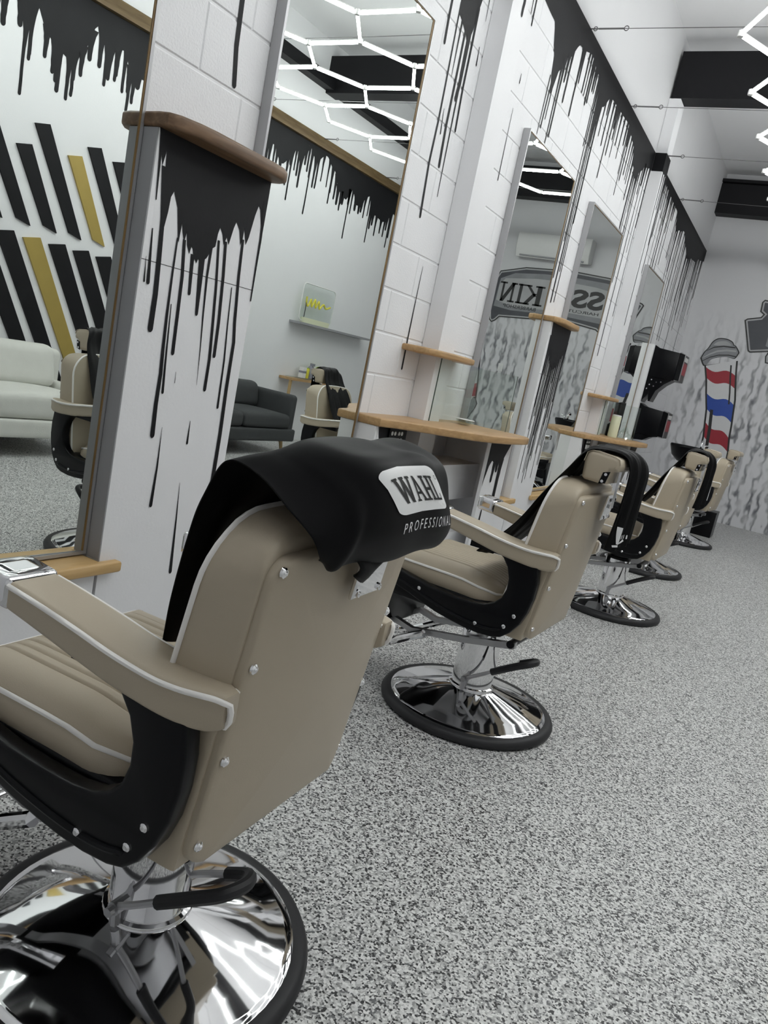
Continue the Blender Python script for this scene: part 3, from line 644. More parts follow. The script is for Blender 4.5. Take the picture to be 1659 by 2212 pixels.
BOLTS = [(-0.191, 0.470), (-0.166, 0.427), (-0.070, 0.404), (0.152, 0.452)]
SCREWS = [(-0.296, 0.868), (-0.278, 0.724), (-0.258, 0.576), (-0.241, 0.431)]
def ff(z): return -0.160 - (z - 0.70) * 0.16           # front plane of the backrest
def fr_(z): return -0.2265 - (z - 0.431) * 0.131        # rear plane
def make_chair():
    t = thing('barber_chair', '', 'chair')
    # base
    b = obj('base_dish', MB().lathe([(0.292, 0.012), (0.293, 0.029), (0.286, 0.035), (0.270, 0.038), (0.235, 0.050), (0.19, 0.0625), (0.145, 0.075), (0.115, 0.0835), (0.095, 0.089), (0.084, 0.092), (0.070, 0.095)], 64), M_CHROME, t, 50)
    ring = [(0.288, 0.002), (0.31, 0.0), (0.318, 0.006), (0.320, 0.016), (0.314, 0.028), (0.303, 0.034), (0.290, 0.034)]
    obj('rubber_rim', MB().lathe(ring, 64), M_RUB, t, 60)
    obj('column', MB().lathe([(0.082, 0.088), (0.084, 0.094), (0.082, 0.100), (0.0745, 0.103), (0.073, 0.30), (0.072, 0.315)], 40), M_CHROME, t, 40)
    obj('column_collar', MB().lathe([(0.070, 0.315), (0.070, 0.328), (0.055, 0.33), (0.055, 0.352)], 32), M_PLAST, t, 40)
    for q in list(t.children): q.location.x = -0.012
    # pump lever
    lv = obj('pump_lever', MB().tube(smooth_path([(-0.02, 0.098, 0.145), (-0.06, 0.100, 0.17), (-0.11, 0.100, 0.203)], 4), 0.007, 8).tube(smooth_path([(-0.06, -0.03, 0.155), (-0.11, -0.02, 0.19), (-0.175, 0.0, 0.235)], 4), 0.007, 8)
             .tube([(-0.02, 0.105, 0.143), (-0.02, 0.06, 0.143)], 0.013, 10).tube([(-0.02, 0.118, 0.143), (-0.02, 0.105, 0.143)], 0.009, 8).tube([(-.02, .098, .143), (-.012, .085, .10)], .010, 8), M_STEEL, t)
    obj('grip', MB().tube(smooth_path([(-0.11, 0.100, 0.203), (-0.18, 0.100, 0.248), (-0.225, 0.088, 0.272), (-0.238, 0.045, 0.272), (-0.222, 0.010, 0.262), (-0.175, 0.0, 0.235)], 5), 0.0125, 10), M_RUB, lv)
    # underframe and footrest
    fm = MB()
    for s in (-1, 1):
        fm.prism([(-0.17, 0.335), (0.02, 0.290), (0.22, 0.252), (0.295, 0.268), (0.40, 0.20), (0.40, 0.18), (0.29, 0.247), (0.22, 0.233), (0.02, 0.268), (-0.17, 0.312)], lambda u, w, l, s=s: (u, s * 0.10 + l, w), -0.012, 0.012)
    fm.box(-0.16, 0.18, -0.11, 0.11, 0.350, 0.372)
    obj('underframe', fm, M_STEEL, t)
    obj('recline_pivot', MB().tube([(-0.155, 0.115, 0.325), (-0.155, -0.115, 0.325)], 0.014, 12), M_PLAST, t)
    fo = obj('footrest', MB().tube(smooth_path([(0.15, 0.15, 0.262), (0.22, 0.15, 0.222), (0.34, 0.15, 0.150), (0.43, 0.145, 0.112), (0.45, 0.11, 0.106), (0.45, -0.11, 0.106), (0.43, -0.145, 0.112), (0.34, -0.15, 0.150), (0.22, -0.15, 0.222), (0.15, -0.15, 0.262)], 4), 0.015, 10), M_CHROME, t)
    obj('foot_plate', MB().rbox((0.43, 0, 0.130), (0.05, 0.125, 0.012), 0.008, 2, lambda x, y, z: (x, y, z - (x - .43) * .35)), M_CHROME, fo)
    obj('foot_pad', MB().rbox((0.300, 0, 0.325), (0.016, 0.19, 0.105), 0.012, 2, lambda x, y, z: (x - (z - .43) * .18, y, z)), M_PLAST, fo)
    # seat pan and shells
    obj('seat_pan', MB().rbox((0.09, 0, 0.430), (0.23, 0.228, 0.045), 0.02, 2), M_PLAST, t)
    for s in (1, -1):
        sh = obj('side_shell', MB().bprism(SHELL, lambda u, w, l, s=s: (u, s * l, w), 0.230, 0.266, 0.007, 3), M_PLAST, t, 50)
        rg = [(u, w + 0.028) for u, w in SHELL[1:10]]
        obj('ridge', MB().tube([(u, s * 0.266, w) for u, w in smooth_path(rg, 3)], [0.001] + [0.006] * (len(smooth_path(rg, 3)) - 2) + [0.001], 8), M_PLAST, sh)
        for u, w in BOLTS:
            obj('bolt', MB().tube([(u, s * 0.266, w), (u, s * 0.270, w), (u, s * 0.2725, w)], [0.0075, 0.007, 0.004], 10), M_CHROME, sh)
    # seat cushion with lengthwise channels
    def seat_top(u, v):
        f = lerp(-0.115, 0.31, u); l = lerp(-0.215, 0.215, v); e = max(abs(l) / 0.215, abs((f - 0.0975) / 0.2125))
        rz = 0.552 - 0.028 * max(0, (0.05 - f) / 0.165) ** 1.5
        z = rz - 0.030 * max(0, e) ** 8
        if abs(l) < 0.15 and -0.09 < f < 0.28: z += 0.0022 - 0.0065 * (abs(math.cos(PI * l / 0.025)) ** 14)
        R = 0.10; q = l
        df = f
        if f < -0.015:                                     # rounded rear corners in plan
            k = math.sqrt(max(0, 1 - ((-0.015 - f) / 0.10) ** 2)); q = l * (0.60 + 0.40 * k)
        return (df, q, z)
    sm = MB(); NU, NV = 30, 130
    sm.grid(seat_top, NU, NV)
    ringi = [i * (NV + 1) for i in range(NU + 1)] + [NU * (NV + 1) + j for j in range(1, NV + 1)] + [i * (NV + 1) + NV for i in range(NU - 1, -1, -1)] + [j for j in range(NV - 1, 0, -1)]
    rim = [sm.v[i] for i in ringi]; o = len(sm.v); cx, cy = 0.0975, 0
    for sc, dz in ((1.035, 0.010), (1.05, 0.032), (1.03, 0.060), (0.97, 0.072)):
        for p in rim: sm.v.append((cx + (p[0] - cx) * sc, p[1] * sc, p[2] - dz))
    n = len(rim)
    for k in range(4):
        for i in range(n):
            a = ringi[i] if k == 0 else o + (k - 1) * n + i; b_ = ringi[(i + 1) % n] if k == 0 else o + (k - 1) * n + (i + 1) % n
            sm.f.append((a, b_, o + k * n + (i + 1) % n, o + k * n + i)); sm.mi.append(0)
    st = obj('seat_cushion', sm, M_LEATH, t, 60)
    obj('piping', MB().tube([(cx + (p[0] - cx) * 1.03, p[1] * 1.03, p[2] - 0.002) for p in rim[::4]], 0.0045, 6, closed=True), M_PIPE, st, 60)
    # armrests
    PROF = [(0.125, 0.687, 0.731), (0.063, 0.676, 0.724), (-0.016, 0.661, 0.713), (-0.09, 0.648, 0.701), (-0.160, 0.641, 0.694), (-0.205, 0.638, 0.693), (-0.24, 0.637, 0.694), (-0.262, 0.640, 0.694), (-0.276, 0.648, 0.691)]
    for s in (1, -1):
        pa = smooth_path(PROF, 4); am = MB(); rows = []
        for f, z0, z1 in pa:
            k = max(0, min(1, (-0.15 - f) / 0.13)); li = lerp(0.185, 0.222, k ** 1.6); lo = 0.274 - 0.026 * k ** 2.5; r = 0.009
            if f < -.268: r = .006
            pts = []
            for (y, z, a0) in ((lo - r, z1 - r, 0), (li + r, z1 - r, 90), (li + r, z0 + r, 180), (lo - r, z0 + r, 270)):
                for i in range(4):
                    a = math.radians(a0 + 30 * i); pts.append((f, s * (y + r * math.cos(a)), z + r * math.sin(a) + (0.006 * (1 - ((y - (li + lo) / 2) / ((lo - li) / 2)) ** 2) if z > (z0 + z1) / 2 else 0)))
            rows.append(pts)
        nn = 16; v = [p for r_ in rows for p in r_]; f_ = [(j * nn + i, j * nn + (i + 1) % nn, (j + 1) * nn + (i + 1) % nn, (j + 1) * nn + i) for j in range(len(rows) - 1) for i in range(nn)]
        f_ += [tuple(range(nn)), tuple(range((len(rows) - 1) * nn, len(rows) * nn))]
        am.add(v, f_); ar = obj('armrest', am, M_LEATH, t, 60)
        pp = []
        for f, z0, z1 in pa:
            k = max(0, min(1, (-0.15 - f) / 0.13)); pp.append((f, s * (0.2755 - 0.026 * k ** 2.5), z1 - 0.004))
        pp += [(-0.281, s * 0.246, 0.684), (-0.282, s * 0.243, 0.673), (-0.280, s * 0.240, 0.658), (-0.272, s * 0.238, 0.646)]
        obj('piping', MB().tube(pp, 0.0045, 6), M_PIPE, ar, 60)
        pin = []
        for f, z0, z1 in pa[:-2]:
            k = max(0, min(1, (-0.15 - f) / 0.13)); pin.append((f, s * (lerp(0.185, 0.222, k ** 1.6) - .0005), z1 - 0.004))
        obj('piping', MB().tube(pin, 0.004, 6), M_PIPE, ar, 60)
        obj('chrome_cap', MB().rbox((0.160, s * 0.2295, 0.712), (0.037, 0.047, 0.026), 0.010, 3, lambda x, y, z: (x, y, z + (x - 0.12) * 0.10)), M_CHROME, ar, 60)
        obj('arm_bracket', MB().box(-.15, .02, s * .225 - .012, s * .225 + .012, .640, .664), M_PLAST, ar)
    # backrest: rounded front outline swept to a slightly smaller rear outline
    def outl(hw, zt, rad, zb=0.386, n=8):
        P = [(hw, zb), (hw, zb + .1), (hw, zb + .2), (hw, zb + .3)]
        for i in range(n + 1):
            a = PI / 2 * i / n; P.append((hw - rad + rad * math.cos(a), zt - rad + rad * math.sin(a)))
        for i in range(1, 4): P.append(((hw - rad) * (1 - 2 * i / 4), zt + .004 * math.sin(PI * i / 4)))
        P += [(-l, z) for l, z in reversed(P[:4 + n + 1])]
        return P
    lay = [(0.0, 0.222, 0.922, 0.105, -0.004), (0.0, 0.2235, 0.923, 0.105, 0.004), (0.35, 0.2225, 0.923, 0.09, 0), (0.75, 0.222, 0.917, 0.07, 0), (0.90, 0.2215, 0.911, 0.055, 0), (0.97, 0.2205, 0.905, 0.05, 0), (1.0, 0.2185, 0.897, 0.045, 0)]
    bm = MB(); rows = []
    for tt, hw, zt, rad, df in lay: rows.append([(lerp(ff(z), fr_(z) + 0.004, tt) - df, l, z) for l, z in outl(hw, zt, rad)])
    n = len(rows[0]); v = [p for r_ in rows for p in r_]
    f_ = [(j * n + i, j * n + (i + 1) % n, (j + 1) * n + (i + 1) % n, (j + 1) * n + i) for j in range(len(rows) - 1) for i in range(n)] + [tuple(range((len(rows) - 1) * n, len(rows) * n))]
    bm.add(v, f_)
    # padded front
    front = rows[0]; cz = 0.66; o = len(bm.v)
    prev = list(range(n))
    for sc, bul in ((0.88, 0.014), (0.6, 0.022), (0.25, 0.025)):
        cur = []
        for f, l, z in front:
            zz = cz + (z - cz) * sc; bm.v.append((ff(zz) + bul, l * sc, zz)); cur.append(len(bm.v) - 1)
        for i in range(n): bm.f.append((prev[(i + 1) % n], prev[i], cur[i], cur[(i + 1) % n])); bm.mi.append(0)
        prev = cur
    bm.f.append(tuple(reversed(prev))); bm.mi.append(0)
    bk = obj('backrest', bm, M_LEATH, t, 50)
    obj('piping', MB().tube([(ff(z) - 0.000, l * 1.012, z + (0.002 if z > .9 else 0)) for l, z in outl(0.222, 0.922, 0.105)], 0.0045, 6), M_PIPE, bk, 60)
    # rear panel held by screws
    pan = [(l, z if z > .6 else .388 + (z - .388) + .012 * (abs(l) / .215) ** 6) for l, z in rrect(-0.2150, 0.2150, 0.386, 0.886, 0.034, 6)]; pc = (0.0, 0.638); pmb = MB(); npn = len(pan); rws = []
    bul = lambda l: 0.028 * (1 - (l / 0.2150) ** 2)
    for k, off in ((1.0, -0.006), (1.0, 0.005), (0.993, 0.0085), (0.975, 0.010), (0.93, 0.0105), (0.8, 0.0105), (0.6, 0.0105), (0.4, 0.0105), (0.2, 0.0105), (0.03, 0.0105)):
        rw = []
        for l, z in pan:
            l2 = l * k; z2 = pc[1] + (z - pc[1]) * (k if k > .98 else k); rw.append((fr_(z2) - off - bul(l2) * (1 if off > 0 else 0.0), l2, z2))
        rws.append(rw)
    pmb.add([p for r_ in rws for p in r_], [(j * npn + i, j * npn + (i + 1) % npn, (j + 1) * npn + (i + 1) % npn, (j + 1) * npn + i) for j in range(len(rws) - 1) for i in range(npn)] + [tuple(range((len(rws) - 1) * npn, len(rws) * npn))])
    pn = obj('back_panel', pmb, M_LEATH, t, 50)
    for s in (1, -1):
        for u, w in SCREWS:
            y = s * 0.203; x = fr_(w) - 0.0105 - bul(0.203)
            obj('screw', MB().tube([(x, y, w), (x - 0.003, y, w), (x - 0.005, y, w)], [0.0085, 0.0078, 0.005], 12).tube([(x - .005, y, w), (x - .0065, y, w)], [.004, .0025], 8), M_CHROME, pn)
    # headrest with its bracket
    HP = [(-0.246, 0.940), (-0.243, 0.99), (-0.248, 1.020), (-0.262, 1.027), (-0.285, 1.028), (-0.335, 1.022), (-0.352, 1.016), (-0.358, 1.000), (-0.359, 0.985), (-0.352, 0.977), (-0.334, 0.975), (-0.330, 0.955), (-0.326, 0.932), (-0.30, 0.930), (-0.255, 0.932)]
    hr = obj('headrest', MB().bprism(HP, lambda u, w, l: (u, l, w), -0.114, 0.114, 0.014, 4), M_LEATH, t, 60)
    obj('piping', MB().tube([(u, 0.110, w) for u, w in HP[1:8]], .002, 5), M_LEATH, hr)
    pl = obj('headrest_bracket', MB().bprism([(-0.044, .808), (.044, .808), (.044, .892), (-.044, .892)], lambda u, w, l: (-.322 - l - (w - .85) * .12, u, w), 0.0, .010, .003, 1), M_CHROME, t)
    obj('stem', MB().box(-.340, -.330, -.018, .018, .85, .975).box(-.338, -.325, -.018, .018, .85, .862), M_CHROME, pl)
    obj('side_plate', MB().prism([(-.334, .974), (-.326, .935), (-.305, .930), (-.312, .968)], lambda u, w, l: (u, l, w), .1135, .116), M_PLAST, hr)
    for u, w in ((-.322, .963), (-.315, .940)): obj('bolt', MB().tube([(u, .116, w), (u, .1185, w)], .005, 8), M_CHROME, hr)
    for y in (-.034, .034):
        for z in (.818, .878): obj('bolt', MB().tube([(-.331 - (z - .85) * .12, y, z), (-.3355 - (z - .85) * .12, y, z), (-.337 - (z - .85) * .12, y, z)], [.006, .006, .003], 8), M_CHROME, pl)
    return t
ch0 = make_chair()
CH = [(1.034, 1.002, -2.5, 'beige barber chair nearest the camera, under the printed black cape'), (1.038, 2.573, 1.0, 'second beige barber chair, its whole chrome base in view, folded cape over its headrest'),
      (1.060, 4.70, 1.0, 'third beige barber chair, black cape hanging from its headrest, half hidden by the second'), (0.955, 6.31, 0.0, 'fourth beige barber chair with a bare headrest, behind the third'),
      (0.955, 8.42, 4.0, 'farthest beige barber chair, standing out against the smoky mural')]
chairs = []
for i, (x, y, yw, l) in enumerate(CH):
    o = ch0 if i == 0 else copy_tree(ch0)
    o.location = (x, y, 0); o.rotation_euler = (0, 0, PI - math.radians(yw)); o['label'] = l; o['group'] = 'row of barber chairs'; chairs.append(o)
def in_chair(i): 
    x, y, yw, _ = CH[i]; return (x, y, 0), PI - math.radians(yw)

# ------------------------------------------------------------------ capes
def cr(p0, p1, p2, p3, t): return 0.5 * (2 * p1 + (p2 - p0) * t + (2 * p0 - 5 * p1 + 4 * p2 - p3) * t * t + (3 * p1 - p0 - 3 * p2 + p3) * t ** 3)
class Cloth:
    def __init__(s, G): s.G = [[Vector(p) for p in r] for r in G]; s.n = len(G); s.m = len(G[0])
    def P(s, u, v):
        a = max(0, min(s.n - 1.0001, v * (s.n - 1))); b = max(0, min(s.m - 1.0001, u * (s.m - 1))); i = int(a); j = int(b); ta = a - i; tb = b - j
        R = []
        for di in (-1, 0, 1, 2):
            r = s.G[max(0, min(s.n - 1, i + di))]
            R.append(cr(*[r[max(0, min(s.m - 1, j + dj))] for dj in (-1, 0, 1, 2)], tb))
        return cr(*R, ta)
    def N(s, u, v):
        e = .004; a = s.P(min(1, u + e), v) - s.P(max(0, u - e), v); b = s.P(u, min(1, v + e)) - s.P(u, max(0, v - e)); n = a.cross(b)
        return n.normalized() if n.length > 1e-12 else Vector((0, 0, 1))
    def mesh(s, nu, nv, th=0.0025, wr=None):
        g = MB(); 
        def q(u, v):
            p = s.P(u, v)
            if wr: p = p + s.N(u, v) * wr(u, v)
            return tuple(p)
        g.grid(q, nu, nv)
        return g
    def find(s, tgt, uv=(0.5, 0.8), it=400):
        best = None; T = Vector(tgt)
        for a in range(41):
            for b in range(41):
                u, v = a / 40, b / 40
                if v < 0.55: continue
                d = (s.P(u, v) - T).length
                if best is None or d < best[0]: best = (d, u, v)
        _, u, v = best; st = .02
        while st > 1e-4:
            c = [(s.P(max(0, min(1, u + du)), max(0, min(1, v + dv))) - T).length for du, dv in ((st, 0), (-st, 0), (0, st), (0, -st))]
            k = min(range(4), key=lambda i: c[i])
            if c[k] < (s.P(u, v) - T).length - 1e-9: u += (st, -st, 0, 0)[k]; v += (0, 0, st, -st)[k]; u = max(0, min(1, u)); v = max(0, min(1, v))
            else: st /= 2
        return u, v
def solid(o, th):
    md = o.modifiers.new('thickness', 'SOLIDIFY'); md.thickness = th; md.offset = 0

G1 = [  # front hem -> over the headrest -> rear hem; left (+) to right (-)
    [(-.090, .170, .690), (-.085, .12, .68), (-.075, .07, .685), (-.085, 0, .68), (-.075, -.07, .685), (-.085, -.12, .68), (-.085, -.17, .69)],
    [(-.105, .184, .765), (-.105, .13, .76), (-.085, .07, .76), (-.10, 0, .76), (-.085, -.07, .76), (-.10, -.13, .76), (-.105, -.18, .77)],
    [(-.128, .196, .865), (-.135, .15, .86), (-.120, .08, .86), (-.140, 0, .86), (-.125, -.08, .86), (-.14, -.15, .86), (-.145, -.19, .86)],
    [(-.142, .196, .930), (-.155, .15, .945), (-.17, .08, .945), (-.18, 0, .945), (-.17, -.08, .945), (-.17, -.14, .93), (-.17, -.18, .92)],
    [(-.166, .188, .990), (-.195, .158, 1.000), (-.220, .11, 1.015), (-.228, 0, 1.022), (-.228, -.08, 1.022), (-.225, -.128, 1.008), (-.215, -.155, .95)],
    [(-.226, .194, .984), (-.240, .160, 1.004), (-.246, .118, 1.036), (-.25, 0, 1.039), (-.25, -.08, 1.038), (-.255, -.135, 1.032), (-.262, -.150, .975)],
    [(-.284, .197, .950), (-.302, .160, .990), (-.312, .130, 1.036), (-.318, .03, 1.038), (-.318, -.045, 1.036), (-.312, -.118, 1.032), (-.302, -.140, .960)],
    [(-.320, .192, .925), (-.350, .160, .975), (-.368, .124, 1.026), (-.373, .04, 1.034), (-.375, -.025, 1.030), (-.370, -.098, 1.016), (-.345, -.138, .955)],
    [(-.328, .186, .912), (-.366, .156, .950), (-.384, .112, .980), (-.391, .03, .985), (-.393, -.045, .980), (-.386, -.115, .965), (-.356, -.150, .930)],
    [(-.330, .180, .903), (-.362, .152, .916), (-.382, .100, .932), (-.395, .02, .936), (-.397, -.06, .932), (-.388, -.140, .922), (-.352, -.165, .905)],
    [(-.330, .172, .893), (-.345, .143, .885), (-.362, .09, .890), (-.378, .01, .893), (-.384, -.07, .896), (-.374, -.140, .892), (-.340, -.165, .885)],
    [(-.326, .165, .886), (-.332, .136, .878), (-.346, .085, .880), (-.354, .01, .878), (-.358, -.07, .882), (-.352, -.130, .880), (-.328, -.155, .877)]]
cl1 = Cloth(G1)
wr1 = lambda u, v: 0.0022 * math.sin(9 * u + 13 * v) * math.sin(5 * v + 2) + 0.0022 * math.sin(20 * u - 11 * v) - 0.006 * math.exp(-((u - .17 + .15 * (v - .7)) / .035) ** 2) * min(1, max(0, (v - .45) * 4))
loc, rz = in_chair(0)
cape1 = thing('barber_cape', 'black cape with white printed panel draped over the nearest chair headrest', 'cape', loc, rz, 'capes over the chairs')
cm = cl1.mesh(96, 150, 0, wr1); co = obj('cape_cloth', cm, M_CLOTH, cape1, 0); 
co.data.polygons.foreach_set('use_smooth', [True] * len(co.data.polygons)); solid(co, 0.002)
# the tie at the hem
tm = MB(); tm.grid(lambda u, v: (-.346 - .012 * math.sin(PI * v) - .002 * math.sin(9 * u), lerp(.108, .005, u) - .012 * v, lerp(.893, .862 - .022 * math.sin(PI * min(1, u * 1.3)) + .02 * u, v)), 10, 6)
to = obj('neck_tie', tm, M_CLOTH, cape1, 60); solid(to, .003)
# print: white rounded panel, slab letters, small line below
LOGO = [cl1.find(p) for p in ((-.368, .138, 1.012), (-.374, .004, 1.021), (-.392, .084, .960), (-.392, -.080, .960))]
def lg(a, b):   # a 0..1 left to right as read from behind, b 0..1 top to bottom
    (u0, v0), (u1, v1), (u2, v2), (u3, v3) = LOGO
    return (lerp(lerp(u0, u1, a), lerp(u2, u3, a), b), lerp(lerp(v0, v1, a), lerp(v2, v3, a), b))
def on_cloth(cl, wr, lgf, a, b, h):
    u, v = lgf(a, b); u = max(0, min(1, u)); v = max(0, min(1, v)); n = cl.N(u, v); p = cl.P(u, v) + n * wr(u, v)
    c = Vector((-.30, 0, .9)); 
    if n.dot(p - c) < 0: n = -n
    return tuple(p + n * h)
pmx = MB(); oc = lambda a, b, h: on_cloth(cl1, wr1, lg, a, b, h)
rr = rrect(0, 1, 0, 1, .13, 6); rr = [p for p in rr]
# radial grid of the rounded panel
def panel(u, v):
    n = len(rr); q = u * n; i = int(q) % n; t_ = q - int(q); p = (lerp(rr[i][0], rr[(i + 1) % n][0], t_), lerp(rr[i][1], rr[(i + 1) % n][1], t_)); k = v
    return oc(.5 + (p[0] - .5) * k, .5 + (p[1] - .5) * k, .0026)
pmx.grid(panel, 84, 14)
obj('white_panel', pmx, M_PRINT, cape1, 60)
def quad_on(mb, q, fn, h, n=4):
    mb.grid(lambda u, v: fn(lerp(lerp(q[0][0], q[1][0], u), lerp(q[3][0], q[2][0], u), v), lerp(lerp(q[0][1], q[1][1], u), lerp(q[3][1], q[2][1], u), v), h), n, n)
def rectq(x0, x1, y0, y1): return [(x0, y0), (x1, y0), (x1, y1), (x0, y1)]
def stroke(x0, y0, x1, y1, w): return [(x0 - w / 2, y0), (x0 + w / 2, y0), (x1 + w / 2, y1), (x1 - w / 2, y1)]
def slab_letter(ch):
    S = []
    t, s = .18, .085
    if ch == 'W':
        S = [stroke(.12, 0, .32, 1, .17), stroke(.52, 0, .32, 1, .11), stroke(.50, 0, .70, 1, .17), stroke(.90, 0, .70, 1, .11), rectq(-.02, .28, 0, s), rectq(.40, .66, 0, s), rectq(.78, 1.02, 0, s)]
    elif ch == 'A':
        S = [stroke(.48, 0, .16, 1, .11), stroke(.46, 0, .80, 1, .18), rectq(.26, .66, .60, .70), rectq(0, .32, 1 - s, 1), rectq(.60, 1.0, 1 - s, 1)]
    elif ch == 'H':
        S = [rectq(.12, .32, 0, 1), rectq(.66, .86, 0, 1), rectq(.3, .68, .45, .56), rectq(0, .42, 0, s), rectq(.0, .42, 1 - s, 1), rectq(.56, .98, 0, s), rectq(.56, .98, 1 - s, 1)]
    elif ch == 'L':
        S = [rectq(.14, .34, 0, 1), rectq(0, .48, 0, s), rectq(0, .9, 1 - s * 1.1, 1), rectq(.78, .9, .68, 1)]
    elif ch == 'K':
        S = [rectq(.14, .36, 0, 1), rectq(.02, .46, 0, s), rectq(.02, .46, 1 - s, 1), stroke(.84, 0, .40, .55, .14), stroke(.44, .40, .84, 1, .20), rectq(.64, 1.0, 0, s), rectq(.62, 1.02, 1 - s, 1)]
    elif ch == 'I':
        S = [rectq(.12, .36, 0, 1), rectq(0, .48, 0, s), rectq(0, .48, 1 - s, 1)]
    elif ch == 'N':
        S = [rectq(.16, .28, 0, 1), rectq(.74, .86, 0, 1), stroke(.20, 0, .78, 1, .22), rectq(0, .34, 0, s), rectq(.02, .42, 1 - s, 1), rectq(.60, 1.02, 0, s)]
    return S
lm = MB()
for ch, x, w in (('W', .115, .285), ('A', .385, .19), ('H', .575, .18), ('L', .755, .15)):
    for q in slab_letter(ch): quad_on(lm, [(x + a * w, .23 + b * .54) for a, b in q], oc, .0034, 5)
cir = [(0.925 + .022 * math.cos(k * PI / 6), .25 + .045 * math.sin(k * PI / 6)) for k in range(12)]
for k in range(12):
    a, b = cir[k], cir[(k + 1) % 12]; m_ = (.925, .25); quad_on(lm, [a, b, (lerp(b[0], m_[0], .3), lerp(b[1], m_[1], .3)), (lerp(a[0], m_[0], .3), lerp(a[1], m_[1], .3))], oc, .0034, 1)
obj('panel_letters', lm, M_INK, cape1, 60)
v_, f_ = text_polys('PROFESSIONAL', 1.0, 0.0, 1.5)
w_ = max(p[0] for p in v_); PL = [cl1.find(p) for p in ((-.394, .068, .950), (-.392, -.100, .948), (-.394, .064, .933), (-.390, -.106, .932))]
def lg2(a, b):
    (u0, v0), (u1, v1), (u2, v2), (u3, v3) = PL
    return (lerp(lerp(u0, u1, a), lerp(u2, u3, a), b), lerp(lerp(v0, v1, a), lerp(v2, v3, a), b))
tm = MB(); tm.add([on_cloth(cl1, wr1, lg2, p[0] / w_, 1 - p[1] / .72, .003) for p in v_], f_); obj('small_lettering', tm, M_PRINT, cape1, 0)

def folded_cape(i, label, G, logo=None):
    loc, rz = in_chair(i); t = thing('barber_cape', label, 'cape', loc, rz, 'capes over the chairs'); c = Cloth(G)
    wr = lambda u, v: (0.006 * math.sin(22 * u + 2 * math.sin(6 * v)) + .003 * math.sin(47 * u + 5 * v)) * (0.35 + 0.65 * min(1, max(0, (v - .5) * 3)))
    o = obj('cape_cloth', c.mesh(52, 60, 0, wr), M_CLOTH, t, 0); o.data.polygons.foreach_set('use_smooth', [True] * len(o.data.polygons)); solid(o, .002)
    return t, c, wr
G2 = [
    [(.02, .17, .615), (.0, .08, .60), (.01, 0, .60), (.0, -.09, .60), (.01, -.19, .61)],
    [(-.085, .175, .74), (-.085, .09, .73), (-.09, 0, .73), (-.085, -.09, .73), (-.09, -.19, .73)],
    [(-.150, .165, .86), (-.150, .09, .86), (-.155, 0, .86), (-.150, -.09, .86), (-.15, -.18, .86)],
    [(-.205, .150, .955), (-.215, .09, .955), (-.22, 0, .955), (-.215, -.09, .955), (-.21, -.17, .94)],
    [(-.243, .122, 1.020), (-.244, .08, 1.030), (-.245, 0, 1.034), (-.245, -.09, 1.036), (-.245, -.15, 1.01)],
    [(-.290, .100, 1.038), (-.292, .06, 1.042), (-.292, .0, 1.044), (-.292, -.07, 1.046), (-.292, -.15, 1.025)],
    [(-.350, .055, 1.028), (-.356, .02, 1.034), (-.362, -.03, 1.038), (-.366, -.08, 1.036), (-.360, -.15, 1.01)],
    [(-.372, .045, .985), (-.385, .01, .990), (-.400, -.03, .995), (-.405, -.08, .99), (-.390, -.145, .97)],
    [(-.372, .045, .90), (-.388, .01, .90), (-.405, -.03, .90), (-.408, -.08, .90), (-.390, -.135, .90)],
    [(-.366, .045, .80), (-.385, .01, .80), (-.403, -.03, .80), (-.406, -.08, .80), (-.386, -.125, .80)],
    [(-.358, .045, .722), (-.382, .01, .722), (-.400, -.03, .735), (-.402, -.08, .74), (-.382, -.12, .74)]]
t2, c2, w2 = folded_cape(1, 'black cape folded over the second chair headrest, hanging down behind', G2)
lgA = lambda a, b: (lerp(.10, .55, a), lerp(.90, .985, b))
pz = MB(); f2c = lambda a, b, h: on_cloth(c2, w2, lgA, a, b, h)
quad_on(pz, [(.18, .0), (.36, .0), (.34, .75), (.28, .75)], f2c, .004); quad_on(pz, [(.16, .85), (.78, .60), (.82, .72), (.2, .97)], f2c, .004)
for k in range(5): quad_on(pz, [(.50 + .09 * k, .38), (.53 + .09 * k, .36), (.53 + .09 * k, .56), (.50 + .09 * k, .58)], f2c, .004, 2)
obj('white_print', pz, M_PRINT, t2, 60)
G3 = [[(p[0] + (.018 if p[0] < -.34 else 0), p[1] * .8 + (.035 if p[0] < -.34 else .01), p[2]) for p in r] for r in G2]
t3, c3, w3 = folded_cape(2, 'black cape over the third chair headrest, white print showing at its far edge', G3)
pz = MB(); f3c = lambda a, b, h: on_cloth(c3, w3, lambda a, b: (lerp(.55, .9, a), lerp(.82, .985, b)), a, b, h)
quad_on(pz, [(.3, .0), (.8, .05), (.75, .7), (.35, .6)], f3c, .004); quad_on(pz, [(.1, .8), (.6, .75), (.6, .9), (.1, .95)], f3c, .004)
obj('white_print', pz, M_PRINT, t3, 60)

